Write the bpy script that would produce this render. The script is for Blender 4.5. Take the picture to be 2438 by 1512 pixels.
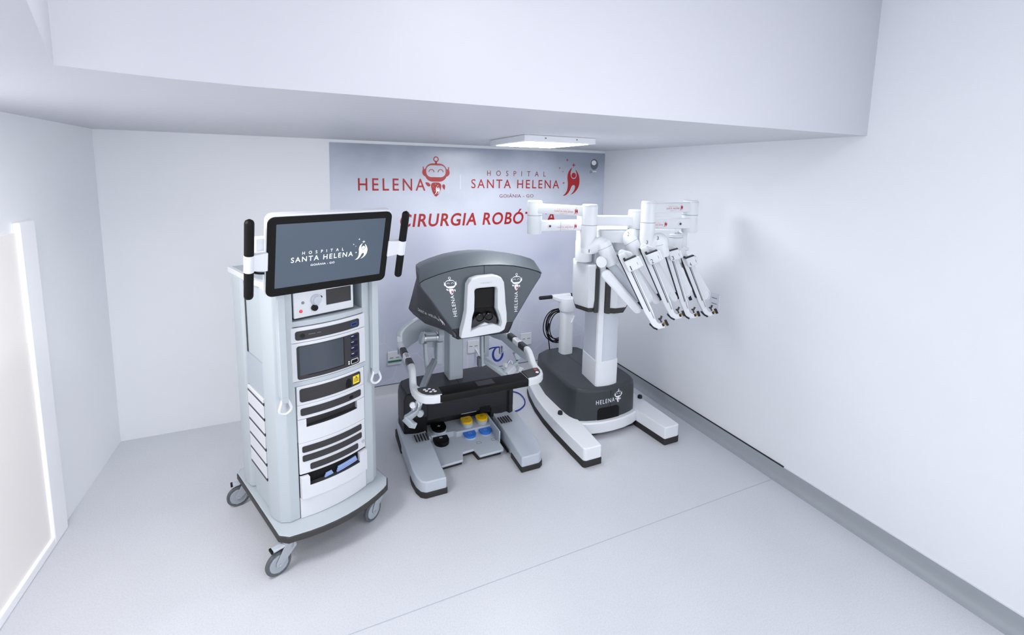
import bpy, bmesh, math, random
from mathutils import Vector, Matrix
random.seed(4)
for o in list(bpy.data.objects): bpy.data.objects.remove(o)
sc = bpy.context.scene
COL = sc.collection
PI = math.pi

# ------------------------------------------------------------------ camera
cam_d = bpy.data.cameras.new('camera'); cam = bpy.data.objects.new('camera', cam_d); COL.objects.link(cam)
_r = Vector((0.91386134, -0.40558881, 0.0188458)); _u = Vector((0.03352014, 0.12162068, 0.99201049)); _w = Vector((0.4046404, 0.90592832, -0.12473983))
M = Matrix.Identity(4)
for i in range(3):
    M[i][0] = _r[i]; M[i][1] = _u[i]; M[i][2] = -_w[i]
M.translation = (0, 0, 2.1)
cam.matrix_world = M
cam_d.sensor_width = 36; cam_d.sensor_fit = 'HORIZONTAL'
cam_d.lens = 1095.98 / 2438 * 36
cam_d.shift_x = 0.00015; cam_d.shift_y = -206.9 / 2438
cam_d.clip_start = 0.05
sc.camera = cam

# ------------------------------------------------------------------ world, lights, exposure
w = bpy.data.worlds.new('world'); sc.world = w; w.use_nodes = True
w.node_tree.nodes['Background'].inputs[0].default_value = (0.88, 0.92, 1.0, 1)
w.node_tree.nodes['Background'].inputs[1].default_value = 0.95
LIGHT_COL = (0.995, 0.993, 1.0)
def area(name, loc, rot, sx, sy, power):
    d = bpy.data.lights.new(name, 'AREA'); d.shape = 'RECTANGLE'; d.size = sx; d.size_y = sy
    d.energy = power; d.color = LIGHT_COL
    o = bpy.data.objects.new(name, d); COL.objects.link(o); o.location = loc; o.rotation_euler = rot
    return o
area('ceiling_lamp_light', (0.75, 0.40, 3.08), (0, 0, 0), 0.6, 0.6, 12)
area('ceiling_lamp_light', (0.3, -1.3, 3.08), (0, 0, 0), 1.2, 0.6, 5)
area('added_left_fill', (-0.98, 1.9, 2.335), (0, 0, 0), 0.6, 0.6, 23)  # added unseen fill under the soffit to lift the left wall
area('added_side_fill', (2.93, -1.3, 1.5), (0, math.radians(90), 0), 1.3, 1.9, 58)  # added side light aimed at the left wall; no window is built
sc.view_settings.view_transform = 'Standard'; sc.view_settings.look = 'None'
sc.view_settings.gamma = 1.0; sc.view_settings.use_curve_mapping = False
sc.view_settings.exposure = 0.26
sc.cycles.use_denoising = True
sc.cycles.max_bounces = 10; sc.cycles.diffuse_bounces = 7; sc.cycles.glossy_bounces = 4

# ------------------------------------------------------------------ materials
MATS = {}
def srgb(r, g, b):
    f = lambda c: (c/255/12.92) if c/255 <= 0.04045 else ((c/255+0.055)/1.055)**2.4
    return (f(r), f(g), f(b), 1)
def mat(name, rgb, rough=0.45, metal=0.0, var=0.0, vscale=12.0, bump=0.0, bscale=200.0, emit=0.0, alpha=1.0, trans=0.0, coat=0.0, spec=None):
    """rgb = sRGB albedo 0..255; a noise texture gives slight tone variation and bump"""
    m = bpy.data.materials.new(name); m.use_nodes = True
    nt = m.node_tree; b = nt.nodes['Principled BSDF']; c = srgb(*rgb)
    b.inputs['Base Color'].default_value = c; b.inputs['Roughness'].default_value = rough; b.inputs['Metallic'].default_value = metal
    tc = nt.nodes.new('ShaderNodeTexCoord')
    n = nt.nodes.new('ShaderNodeTexNoise'); n.inputs['Scale'].default_value = vscale; n.inputs['Detail'].default_value = 3
    nt.links.new(tc.outputs['Object'], n.inputs['Vector'])
    v = max(var, 0.004)
    mx = nt.nodes.new('ShaderNodeMix'); mx.data_type = 'RGBA'
    mx.inputs[6].default_value = tuple(max(0, x*(1-v)) for x in c[:3])+(1,); mx.inputs[7].default_value = tuple(min(1, x*(1+v)) for x in c[:3])+(1,)
    nt.links.new(n.outputs['Fac'], mx.inputs[0]); nt.links.new(mx.outputs[2], b.inputs['Base Color'])
    if bump:
        n2 = nt.nodes.new('ShaderNodeTexNoise'); n2.inputs['Scale'].default_value = bscale; n2.inputs['Detail'].default_value = 2
        nt.links.new(tc.outputs['Object'], n2.inputs['Vector'])
        bp = nt.nodes.new('ShaderNodeBump'); bp.inputs['Strength'].default_value = bump; bp.inputs['Distance'].default_value = 0.002
        nt.links.new(n2.outputs['Fac'], bp.inputs['Height']); nt.links.new(bp.outputs['Normal'], b.inputs['Normal'])
    if emit:
        b.inputs['Emission Color'].default_value = c; b.inputs['Emission Strength'].default_value = emit
    if trans: b.inputs['Transmission Weight'].default_value = trans
    if spec is None and max(rgb) < 72: spec = 0.22
    if spec is not None: b.inputs['Specular IOR Level'].default_value = spec
    if coat: b.inputs['Coat Weight'].default_value = coat
    MATS[name] = m
    return m
mat('wall_paint', (238, 240, 243), 0.6, var=0.01, vscale=3, bump=0.12, bscale=90)
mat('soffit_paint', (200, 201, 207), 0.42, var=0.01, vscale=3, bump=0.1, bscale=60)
mat('ceiling_paint', (232, 233, 238), 0.6)
mat('casing_paint', (250, 250, 252), 0.4)
mat('door_paint', (246, 241, 236), 0.4)
mat('trim_white', (226, 228, 232), 0.4)
mat('base_vinyl', (160, 166, 171), 0.45, var=0.05, vscale=9)
mat('base_dark', (40, 42, 48), 0.5)
mat('cart_grey', (182, 190, 195), 0.38)
mat('cart_white', (217, 219, 223), 0.35)
mat('cart_shade', (172, 180, 188), 0.4)
mat('bumper_dark', (66, 65, 64), 0.5)
mat('strip_dark', (58, 57, 59), 0.35)
mat('lcd_dark', (62, 69, 78), 0.18)
mat('black', (13, 12, 12), 0.5)
mat('body_dark', (42, 42, 45), 0.42)
mat('print_faded', (214, 96, 98), 0.4)
mat('black_gloss', (12, 12, 12), 0.15, spec=.5)
mat('screen_glow', (74, 86, 98), 0.15, emit=0.2)
mat('print_white', (246, 247, 250), 0.5, emit=0.0)
mat('screen_logo', (246, 248, 252), 0.4, emit=0.6)
mat('print_red', (172, 24, 24), 0.4)
mat('print_darkred', (140, 52, 62), 0.4)
mat('print_grey', (98, 103, 114), 0.4)
mat('blue_port', (38, 66, 140), 0.3)
mat('navy', (28, 30, 62), 0.3)
mat('label_yellow', (240, 214, 40), 0.5)
mat('chrome', (205, 208, 212), 0.25, metal=0.9)
mat('steel', (178, 184, 190), 0.35, metal=0.5)
mat('wheel_grey', (158, 166, 174), 0.45)
mat('tyre', (88, 92, 96), 0.6)
mat('paper_blue', (150, 176, 224), 0.6)
mat('head_grey', (80, 88, 94), 0.42, bump=0.05, bscale=500)
mat('head_top', (88, 97, 103), 0.4, bump=0.05, bscale=500)
mat('head_dark', (62, 62, 66), 0.45)
mat('console_silver', (186, 194, 203), 0.4, coat=0.1)
mat('console_light', (182, 191, 196), 0.42)
mat('console_white', (216, 219, 222), 0.35)
mat('deck_dark', (56, 56, 60), 0.28)
mat('pedal_yellow', (250, 200, 20), 0.4)
mat('pedal_blue', (40, 118, 215), 0.4)
mat('button_red', (170, 70, 75), 0.4)
mat('red_dot', (235, 70, 66), 0.4)
mat('rubber', (52, 50, 50), 0.6)
mat('robot_white', (231, 234, 237), 0.32)
mat('robot_grey', (206, 212, 219), 0.35)
mat('robot_base', (63, 67, 71), 0.38)
mat('gold', (160, 122, 60), 0.4, metal=0.5)
mat('cable_black', (22, 22, 24), 0.5)
mat('cable_blue', (32, 62, 160), 0.45)
mat('plate_white', (224, 226, 231), 0.35)
mat('slot_grey', (120, 124, 132), 0.5)
mat('green', (36, 110, 84), 0.5)
mat('clear_plastic', (226, 231, 236), 0.2, trans=0.25)
mat('panel_lit', (250, 252, 255), 0.4, emit=21)

def floor_mat():
    m = bpy.data.materials.new('floor_vinyl'); m.use_nodes = True; nt = m.node_tree; b = nt.nodes['Principled BSDF']
    tc = nt.nodes.new('ShaderNodeTexCoord')
    n = nt.nodes.new('ShaderNodeTexNoise'); n.inputs['Scale'].default_value = 2.2; n.inputs['Detail'].default_value = 4
    n2 = nt.nodes.new('ShaderNodeTexNoise'); n2.inputs['Scale'].default_value = 140; n2.inputs['Detail'].default_value = 2
    for k in (n, n2): nt.links.new(tc.outputs['Object'], k.inputs['Vector'])
    r = nt.nodes.new('ShaderNodeValToRGB'); r.color_ramp.elements[0].color = srgb(201, 203, 208); r.color_ramp.elements[1].color = srgb(210, 212, 217)
    nt.links.new(n.outputs['Fac'], r.inputs[0])
    r2 = nt.nodes.new('ShaderNodeValToRGB'); r2.color_ramp.elements[0].position = .3; r2.color_ramp.elements[1].position = .6
    r2.color_ramp.elements[0].color = (.90, .90, .91, 1); r2.color_ramp.elements[1].color = (1, 1, 1, 1)
    nt.links.new(n2.outputs['Fac'], r2.inputs[0])
    mx = nt.nodes.new('ShaderNodeMix'); mx.data_type = 'RGBA'; mx.blend_type = 'MULTIPLY'; mx.inputs[0].default_value = 1
    nt.links.new(r.outputs[0], mx.inputs[6]); nt.links.new(r2.outputs[0], mx.inputs[7]); nt.links.new(mx.outputs[2], b.inputs['Base Color'])
    b.inputs['Roughness'].default_value = 0.42
    MATS['floor_vinyl'] = m
floor_mat()

def mural_mat():
    m = bpy.data.materials.new('mural_print'); m.use_nodes = True; nt = m.node_tree; b = nt.nodes['Principled BSDF']
    L = nt.links.new; N = nt.nodes.new
    tc = N('ShaderNodeTexCoord'); sp = N('ShaderNodeSeparateXYZ'); L(tc.outputs['Object'], sp.inputs[0])
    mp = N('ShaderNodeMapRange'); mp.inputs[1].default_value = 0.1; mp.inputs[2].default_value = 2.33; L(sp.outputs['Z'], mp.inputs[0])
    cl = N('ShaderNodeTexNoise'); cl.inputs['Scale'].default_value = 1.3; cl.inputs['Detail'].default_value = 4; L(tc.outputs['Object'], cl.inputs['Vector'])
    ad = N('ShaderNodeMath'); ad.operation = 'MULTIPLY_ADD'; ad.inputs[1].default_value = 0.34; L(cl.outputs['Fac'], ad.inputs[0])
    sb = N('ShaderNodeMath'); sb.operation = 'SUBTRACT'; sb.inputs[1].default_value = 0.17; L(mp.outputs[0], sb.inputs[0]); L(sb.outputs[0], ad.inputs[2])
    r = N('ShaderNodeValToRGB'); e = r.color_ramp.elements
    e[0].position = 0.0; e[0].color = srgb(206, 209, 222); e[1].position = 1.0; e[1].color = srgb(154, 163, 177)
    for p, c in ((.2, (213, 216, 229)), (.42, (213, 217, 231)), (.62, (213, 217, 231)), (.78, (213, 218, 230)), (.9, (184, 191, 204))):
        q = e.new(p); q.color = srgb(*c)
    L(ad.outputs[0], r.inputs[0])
    # pale bokeh discs in the lower half
    vo = N('ShaderNodeTexVoronoi'); vo.inputs['Scale'].default_value = 5.5; L(tc.outputs['Object'], vo.inputs['Vector'])
    bk = N('ShaderNodeValToRGB'); bk.color_ramp.elements[0].position = .05; bk.color_ramp.elements[0].color = (.85, .85, .85, 1); bk.color_ramp.elements[1].position = .38; bk.color_ramp.elements[1].color = (0, 0, 0, 1)
    L(vo.outputs['Distance'], bk.inputs[0])
    zm = N('ShaderNodeMapRange'); zm.inputs[1].default_value = 0.35; zm.inputs[2].default_value = .75; L(sp.outputs['Z'], zm.inputs[0])
    zm2 = N('ShaderNodeMapRange'); zm2.inputs[1].default_value = 1.35; zm2.inputs[2].default_value = .85; L(sp.outputs['Z'], zm2.inputs[0])
    m1 = N('ShaderNodeMath'); m1.operation = 'MULTIPLY'; L(zm.outputs[0], m1.inputs[0]); L(zm2.outputs[0], m1.inputs[1])
    m2 = N('ShaderNodeMath'); m2.operation = 'MULTIPLY'; L(m1.outputs[0], m2.inputs[0]); L(bk.outputs[0], m2.inputs[1])
    mxa = N('ShaderNodeMix'); mxa.data_type = 'RGBA'; L(m2.outputs[0], mxa.inputs[0]); L(r.outputs[0], mxa.inputs[6]); mxa.inputs[7].default_value = srgb(232, 233, 243)
    # thin pale network lines near the bottom
    v2 = N('ShaderNodeTexVoronoi'); v2.feature = 'DISTANCE_TO_EDGE'; v2.inputs['Scale'].default_value = 3.2; v2.inputs['Randomness'].default_value = 1
    L(tc.outputs['Object'], v2.inputs['Vector'])
    ln = N('ShaderNodeValToRGB'); ln.color_ramp.elements[0].position = .006; ln.color_ramp.elements[0].color = (.55, .55, .55, 1); ln.color_ramp.elements[1].position = .018; ln.color_ramp.elements[1].color = (0, 0, 0, 1)
    L(v2.outputs['Distance'], ln.inputs[0])
    zl = N('ShaderNodeMapRange'); zl.inputs[1].default_value = 0.95; zl.inputs[2].default_value = .35; L(sp.outputs['Z'], zl.inputs[0])
    m3 = N('ShaderNodeMath'); m3.operation = 'MULTIPLY'; L(zl.outputs[0], m3.inputs[0]); L(ln.outputs[0], m3.inputs[1])
    mxb = N('ShaderNodeMix'); mxb.data_type = 'RGBA'; L(m3.outputs[0], mxb.inputs[0]); L(mxa.outputs[2], mxb.inputs[6]); mxb.inputs[7].default_value = srgb(230, 231, 241)
    n3 = N('ShaderNodeTexNoise'); n3.inputs['Scale'].default_value = 1.7; n3.inputs['Detail'].default_value = 2; L(tc.outputs['Object'], n3.inputs['Vector'])
    r3 = N('ShaderNodeValToRGB'); r3.color_ramp.elements[0].position = .42; r3.color_ramp.elements[0].color = (0, 0, 0, 1); r3.color_ramp.elements[1].position = .72; r3.color_ramp.elements[1].color = (.5, .5, .5, 1)
    L(n3.outputs['Fac'], r3.inputs[0]); zz = N('ShaderNodeMapRange'); zz.inputs[1].default_value = 1.7; zz.inputs[2].default_value = 1.2; L(sp.outputs['Z'], zz.inputs[0])
    m5 = N('ShaderNodeMath'); m5.operation = 'MULTIPLY'; L(r3.outputs[0], m5.inputs[0]); L(zz.outputs[0], m5.inputs[1])
    mxc = N('ShaderNodeMix'); mxc.data_type = 'RGBA'; L(m5.outputs[0], mxc.inputs[0]); L(mxb.outputs[2], mxc.inputs[6]); mxc.inputs[7].default_value = srgb(172, 178, 206)
    L(mxc.outputs[2], b.inputs['Base Color'])
    b.inputs['Roughness'].default_value = 0.22
    nb = N('ShaderNodeTexNoise'); nb.inputs['Scale'].default_value = 40; nb.inputs['Detail'].default_value = 3; L(tc.outputs['Object'], nb.inputs['Vector'])
    bp = N('ShaderNodeBump'); bp.inputs['Strength'].default_value = .25; bp.inputs['Distance'].default_value = .002; L(nb.outputs['Fac'], bp.inputs['Height']); L(bp.outputs['Normal'], b.inputs['Normal'])
    MATS['mural_print'] = m
mural_mat()

# ------------------------------------------------------------------ mesh helpers
class MB:
    def __init__(s): s.v = []; s.f = []
    def add(s, v, f):
        n = len(s.v); s.v += [Vector(p) for p in v]; s.f += [tuple(i+n for i in q) for q in f]; return s
    def __iadd__(s, o): s.add(o.v, o.f); return s
    def map(s, fn): s.v = [Vector(fn(p)) for p in s.v]; return s
    def move(s, x, y, z): d = Vector((x, y, z)); s.v = [p+d for p in s.v]; return s
    def xf(s, m): s.v = [m @ p for p in s.v]; return s
def box(x0, x1, y0, y1, z0, z1):
    m = MB(); return m.add([(x, y, z) for z in (z0, z1) for x, y in ((x0, y0), (x1, y0), (x1, y1), (x0, y1))],
        [(3, 2, 1, 0), (4, 5, 6, 7), (0, 1, 5, 4), (1, 2, 6, 5), (2, 3, 7, 6), (3, 0, 4, 7)])
def loft(rings, cap0=True, cap1=True):
    n = len(rings[0]); m = MB(); v = [p for r in rings for p in r]; f = []
    for k in range(len(rings)-1):
        for i in range(n):
            j = (i+1) % n; f.append((k*n+i, k*n+j, (k+1)*n+j, (k+1)*n+i))
    if cap0: f.append(tuple(range(n-1, -1, -1)))
    if cap1: f.append(tuple((len(rings)-1)*n+i for i in range(n)))
    return m.add(v, f)
def prism(poly, z0, z1):
    return loft([[(x, y, z0) for x, y in poly], [(x, y, z1) for x, y in poly]])
def flat(poly, z=0):
    m = MB(); return m.add([(x, y, z) for x, y in poly], [tuple(range(len(poly)))])
def frame(a):
    a = Vector(a).normalized(); t = Vector((0, 0, 1)) if abs(a.z) < .9 else Vector((1, 0, 0))
    x = t.cross(a).normalized(); return x, a.cross(x)
def cyl(p0, p1, r0, r1=None, n=28):
    r1 = r0 if r1 is None else r1; p0 = Vector(p0); p1 = Vector(p1); x, y = frame(p1-p0)
    c = [(math.cos(2*PI*i/n), math.sin(2*PI*i/n)) for i in range(n)]
    return loft([[p0+(x*a+y*b)*r0 for a, b in c], [p1+(x*a+y*b)*r1 for a, b in c]])
def lathe(p0, axis, prof, n=28):
    """prof: (radius, distance along axis)"""
    p0 = Vector(p0); a = Vector(axis).normalized(); x, y = frame(a)
    c = [(math.cos(2*PI*i/n), math.sin(2*PI*i/n)) for i in range(n)]
    return loft([[p0+a*h+(x*u+y*v)*r for u, v in c] for r, h in prof])
def smooth(pts, k=2, closed=False):
    pts = [Vector(p) for p in pts]
    for _ in range(k):
        q = [] if closed else [pts[0]]
        rng = range(len(pts) if closed else len(pts)-1)
        for i in rng:
            a, b = pts[i], pts[(i+1) % len(pts)]; q += [a*.75+b*.25, a*.25+b*.75]
        if not closed: q.append(pts[-1])
        pts = q
    return pts
def tube(path, r, n=10, closed=False):
    P = [Vector(p) for p in path]; rings = []; N = len(P); prev = None
    for i in range(N):
        a = P[(i+1) % N]-P[i-1] if closed else P[min(i+1, N-1)]-P[max(i-1, 0)]
        a.normalize()
        if prev is None: x, y = frame(a)
        else:
            x = (prev-a*prev.dot(a)).normalized(); y = a.cross(x)
        prev = x; rr = r[i] if isinstance(r, (list, tuple)) else r
        rings.append([P[i]+(x*math.cos(2*PI*k/n)+y*math.sin(2*PI*k/n))*rr for k in range(n)])
    if closed: rings.append(rings[0]); return loft(rings, False, False)
    return loft(rings)
def ribbon(path, wd, ht, up=(0, 0, 1), rad=0.3):
    """rounded-rectangle bar along a path; wd sideways, ht along up (numbers or lists)"""
    P = [Vector(p) for p in path]; up = Vector(up); rings = []; N = len(P)
    for i in range(N):
        a = (P[min(i+1, N-1)]-P[max(i-1, 0)]).normalized(); s = a.cross(up).normalized(); u = s.cross(a).normalized()
        W = (wd[i] if isinstance(wd, list) else wd)/2; H = (ht[i] if isinstance(ht, list) else ht)/2; c = min(W, H)*rad
        rr = []
        for cx, cy, t0 in ((W-c, H-c, 0), (-W+c, H-c, 90), (-W+c, -H+c, 180), (W-c, -H+c, 270)):
            for t in (0, 30, 60, 90): rr.append(P[i]+s*(cx+c*math.cos(math.radians(t0+t)))+u*(cy+c*math.sin(math.radians(t0+t))))
        rings.append(rr)
    return loft(rings)
def rrect(x0, x1, y0, y1, r, k=5):
    out = []
    for cx, cy, t0 in ((x1-r, y1-r, 0), (x0+r, y1-r, 90), (x0+r, y0+r, 180), (x1-r, y0+r, 270)):
        for i in range(k+1):
            t = math.radians(t0+90*i/k); out.append((cx+r*math.cos(t), cy+r*math.sin(t)))
    return out
def ngon(cx, cy, rx, ry=None, n=24, t0=0):
    ry = rx if ry is None else ry
    return [(cx+rx*math.cos(2*PI*i/n+t0), cy+ry*math.sin(2*PI*i/n+t0)) for i in range(n)]
def ringflat(outer, inner):
    n = len(outer); m = MB()
    return m.add([(x, y, 0) for x, y in outer]+[(x, y, 0) for x, y in inner], [(i, (i+1) % n, n+(i+1) % n, n+i) for i in range(n)])
def ring3(outer, inner, z0, z1):
    n = len(outer); m = MB(); v = [(x, y, z) for z in (z0, z1) for P in (outer, inner) for x, y in P]; f = []
    for i in range(n):
        j = (i+1) % n
        f += [(i, n+i, n+j, j), (2*n+i, 2*n+j, 3*n+j, 3*n+i), (i, j, 2*n+j, 2*n+i), (n+j, n+i, 3*n+i, 3*n+j)]
    return m.add(v, f)
def slab(p0, p1, r0, r1, nrm, th, k=10):
    """capsule-shaped plate with rounded ends of radius r0, r1 facing nrm"""
    p0 = Vector(p0); p1 = Vector(p1); nrm = Vector(nrm).normalized(); a = (p1-p0); a = (a-nrm*a.dot(nrm)).normalized(); s = nrm.cross(a)
    pts = [p0+(-a*math.sin(PI*i/k)+s*math.cos(PI*i/k))*r0 for i in range(k, -1, -1)]
    pts = [p0+(s*math.cos(PI*i/k)-a*math.sin(PI*i/k))*r0 for i in range(k+1)]+[p1+(-s*math.cos(PI*i/k)+a*math.sin(PI*i/k))*r1 for i in range(k+1)]
    e = [q-nrm*th/2 for q in pts]; f = [q+nrm*th/2 for q in pts]
    return loft([e, f])
def obox(c, ax, sd, up, la, ls, lu):
    """oriented box: full lengths la, ls, lu along unit vectors ax, sd, up"""
    c = Vector(c); return box(-la/2, la/2, -ls/2, ls/2, -lu/2, lu/2).map(lambda p: c+ax*p.x+sd*p.y+up*p.z)

def obj(name, mb, m, parent=None, bevel=0.0, seg=2, sharp=35, props=None, org=(0, 0, 0), ang=35):
    me = bpy.data.meshes.new(name); o = Vector(org)
    me.from_pydata([p-o for p in mb.v], [], mb.f); me.update()
    bm = bmesh.new(); bm.from_mesh(me); bmesh.ops.recalc_face_normals(bm, faces=bm.faces); bm.to_mesh(me); bm.free()
    me.materials.append(MATS[m])
    for p in me.polygons: p.use_smooth = True
    ob = bpy.data.objects.new(name, me); COL.objects.link(ob); ob.parent = parent
    if bevel:
        b = ob.modifiers.new('bevel', 'BEVEL'); b.width = bevel; b.segments = seg; b.limit_method = 'ANGLE'; b.angle_limit = math.radians(ang); b.harden_normals = True
    else: me.set_sharp_from_angle(angle=math.radians(sharp))
    for k, v in (props or {}).items(): ob[k] = v
    return ob
def thing(name, label, cat, loc=(0, 0, 0), rz=0, group=None):
    o = bpy.data.objects.new(name, None); COL.objects.link(o); o.empty_display_size = .1
    o.location = loc; o.rotation_euler = (0, 0, rz); o['label'] = label; o['category'] = cat
    if group: o['group'] = group
    return o
def tag(o, label, cat, group=None):
    o['label'] = label; o['category'] = cat
    if group: o['group'] = group
    return o
def struct(name, mb, m, label=None, **k):
    o = obj(name, mb, m, **k); o['kind'] = 'structure'; o['label'] = label or name.replace('_', ' '); o['category'] = name.split('_')[0]
    return o

_tc = {}
def textmb(body, x0, x1, z0, z1, spacing=1.0, shear=0.0, bold=0.0):
    """flat lettering in the XY plane fitted to the box x0..x1 (ink width), z0..z1 (cap height)"""
    key = (body, spacing, shear, bold)
    if key not in _tc:
        def mk(b):
            cu = bpy.data.curves.new('t', 'FONT'); cu.body = b; cu.size = 1; cu.space_character = spacing; cu.shear = shear; cu.offset = bold; cu.resolution_u = 4
            ob = bpy.data.objects.new('t', cu); COL.objects.link(ob); bpy.context.view_layer.update()
            me = bpy.data.meshes.new_from_object(ob.evaluated_get(bpy.context.evaluated_depsgraph_get()))
            v = [p.co.copy() for p in me.vertices]; f = [tuple(p.vertices) for p in me.polygons]
            bpy.data.objects.remove(ob); bpy.data.curves.remove(cu); bpy.data.meshes.remove(me)
            return v, f
        hv, _ = mk('H' if body.upper() == body else 'H'); _tc[key] = mk(body)+(max(p.y for p in hv), min(p.y for p in hv))
    v, f, ht, hb = _tc[key]
    a = min(p.x for p in v); b = max(p.x for p in v)
    m = MB()
    return m.add([((p.x-a)/(b-a)*(x1-x0)+x0, (p.y-hb)/(ht-hb)*(z1-z0)+z0, 0) for p in v], f)

def words_of(mb, n):
    """split flat lettering (x to the right) into its n words at the widest gaps"""
    if n < 2: return [mb]
    par = list(range(len(mb.v)))
    def find(i):
        while par[i] != i: par[i] = par[par[i]]; i = par[i]
        return i
    for f in mb.f:
        for i in f[1:]: par[find(i)] = find(f[0])
    ext = {}
    for i, p in enumerate(mb.v):
        r = find(i); a, b = ext.get(r, (9e9, -9e9)); ext[r] = (min(a, p.x), max(b, p.x))
    iv = sorted(ext.values()); gaps = []; end = iv[0][1]
    for a, b in iv[1:]:
        if a > end: gaps.append((a-end, (a+end)/2))
        end = max(end, b)
    cuts = sorted(g[1] for g in sorted(gaps)[-(n-1):]); out = []
    for k in range(n):
        lo = cuts[k-1] if k else -9e9; hi = cuts[k] if k < n-1 else 9e9
        fs = [f for f in mb.f if lo <= mb.v[f[0]].x < hi]; m = MB(); idx = {}
        for f in fs:
            for i in f:
                if i not in idx: idx[i] = len(m.v); m.v.append(mb.v[i].copy())
            m.f.append(tuple(idx[i] for i in f))
        out.append(m)
    return out
# ---- printed marks, drawn in a plane (x right, y up), metres at wall size
def star(cx, cy, rx, ry):
    o = []
    for i in range(4):
        t = i*PI/2; o.append((cx+rx*math.cos(t), cy+ry*math.sin(t))); t += PI/4; o.append((cx+rx*.28*math.cos(t), cy+ry*.28*math.sin(t)))
    return flat(o)
BODY = [(625,445),(560,500),(510,580),(485,670),(480,760),(490,850),(500,950),(498,1040),(490,1120),(470,1190),(430,1260),(390,1300),(345,1328),
 (420,1325),(480,1290),(530,1230),(570,1160),(600,1080),(625,1020),(670,990),(715,1005),(730,1050),(720,1110),(690,1180),(640,1250),(585,1298),
 (660,1270),(730,1215),(790,1140),(830,1060),(855,970),(862,880),(855,780),(835,690),(800,610),(755,540),(715,505),
 (735,550),(755,610),(765,670),(760,730),(735,780),(690,803),(640,795),(600,755),(580,700),(572,640),(580,570),(600,500)]
def figure(stars=True):
    """the dancing figure reaching for a star; emblem pixels -> x 0..0.2, y 0..0.46"""
    fx = lambda x, y: ((x-340)*.000393, (1330-y)*.000335)
    m = flat([fx(*p) for p in BODY]); m += flat([fx(672+68*math.cos(t*PI/10), 690+82*math.sin(t*PI/10)) for t in range(20)])
    if stars:
        for x, y, a, b in ((663,372,72,80), (458,217,47,55), (233,470,36,44), (335,582,26,30), (367,930,46,50)):
            c = fx(x, y); m += star(c[0], c[1], a*.000393, b*.000335)
    return m
def robot(emblem=False):
    """robot-head pictogram: x -0.126..0.128, y 0..0.37"""
    fx = lambda p: ((p[0]-655)*.000288, (1410-p[1])*.000281)
    F = lambda P: flat([fx(p) for p in P])
    m = ringflat([fx(p) for p in ngon(655, 185, 90, 92)], [fx(p) for p in ngon(655, 182, 55, 56)])
    m += F([(620,262),(690,262),(680,340),(630,340)])
    m += ringflat([fx(p) for p in rrect(295, 1010, 322, 918, 250, 8)], [fx(p) for p in rrect(335, 972, 385, 770, 165, 8)])
    for s in (1, -1):
        G = lambda P: F([(655+s*(x-655), y) for x, y in P]).move(0, 0, .0005)
        m += G([(225,430),(248,430),(268,520),(300,500),(320,640),(330,760),(270,735),(225,690),(205,630),(215,560),(228,520)])
        arc = [(505+95*math.cos(math.radians(t)), 605-100*math.sin(math.radians(t))) for t in range(0, 181, 20)]
        ari = [(505+70*math.cos(math.radians(t)), 605-74*math.sin(math.radians(t))) for t in range(180, -1, -20)]
        m += G(arc+ari)
    m += F([(305,945),(360,940),(420,960),(460,1000),(470,1040),(450,1070),(410,1080),(360,1050),(325,1000)])
    m += F([(855,1050),(880,1010),(915,1000),(950,1030),(955,1080),(945,1140),(935,1195),(895,1150),(865,1100)])
    body = F([(490,1020),(520,965),(580,945),(655,945),(730,945),(800,980),(828,1040),(820,1120),(800,1200),(770,1280),(720,1360),(655,1412),(600,1370),(550,1290),(515,1190),(495,1100)])
    fig = figure(True).map(lambda p: (-.0175+p.x*.258, .021+p.y*.254, .001))
    return m, body, fig
def hospital_logo():
    """two-tone list (mesh, tone); x from 0 (left of big line), y from 0 (bottom line) ~ 1.2 x 0.37 m"""
    ox, oz = 1.445, 1.854
    t1 = textmb('HOSPITAL', 1.606-ox, 2.249-ox, 2.067-oz, 2.117-oz, 2.6)
    t2 = textmb('SANTA HELENA', 0, 2.41-ox, 1.946-oz, 2.031-oz, 1.28, bold=.004)
    t3 = textmb('GOIÂNIA - GO', 1.739-ox, 2.114-ox, 0, .032, 1.1)
    fg = figure().move(2.452-ox, .016, 0)
    return t1, t2, t3, fg
def vec_map(o, ex, ey, k=1.0, n=None, lift=0.0):
    o = Vector(o); ex = Vector(ex); ey = Vector(ey); n = ex.cross(ey).normalized() if n is None else Vector(n)
    return lambda p: o+ex*(p.x*k)+ey*(p.y*k)+n*(lift+p.z)

# ------------------------------------------------------------------ room
XL, XR, YB, ZS, ZC, YF = -1.365, 2.97, 4.216, 2.351, 3.15, -2.6
struct('floor', box(XL, XR, YF, YB, -.05, 0), 'floor_vinyl', 'pale grey vinyl floor')
struct('wall_back', box(XL-.1, XR+.1, YB, YB+.1, 0, ZC), 'wall_paint', 'white back wall behind the printed mural')
struct('wall_right', box(XR, XR+.1, YF, YB, 0, ZC), 'wall_paint', 'plain white wall on the right')
struct('wall_left', box(XL-.1, XL, YF, YB, 0, ZC), 'wall_paint', 'plain white wall on the left')
struct('wall_rear', box(XL-.1, XR+.1, YF-.1, YF, 0, ZC), 'wall_paint', 'white wall behind the viewpoint')
struct('ceiling', box(XL, XR, YF, YB, ZC, ZC+.1), 'ceiling_paint', 'white ceiling')
fas = [(-.579,1.591),(-.45,1.632),(-.354,1.657),(-.145,1.682),(.235,1.680),(.538,1.680),(1.169,1.674),(1.796,1.667),(2.4,1.657),(XR,1.644)]
struct('ceiling_soffit', prism([(XL, YB), (XL, YF), (-.386, YF), (-.386, .992)]+fas+[(XR, YB)], ZS, ZC-.001), 'soffit_paint', 'lowered white ceiling bulkhead over the machines', sharp=25)
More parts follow.
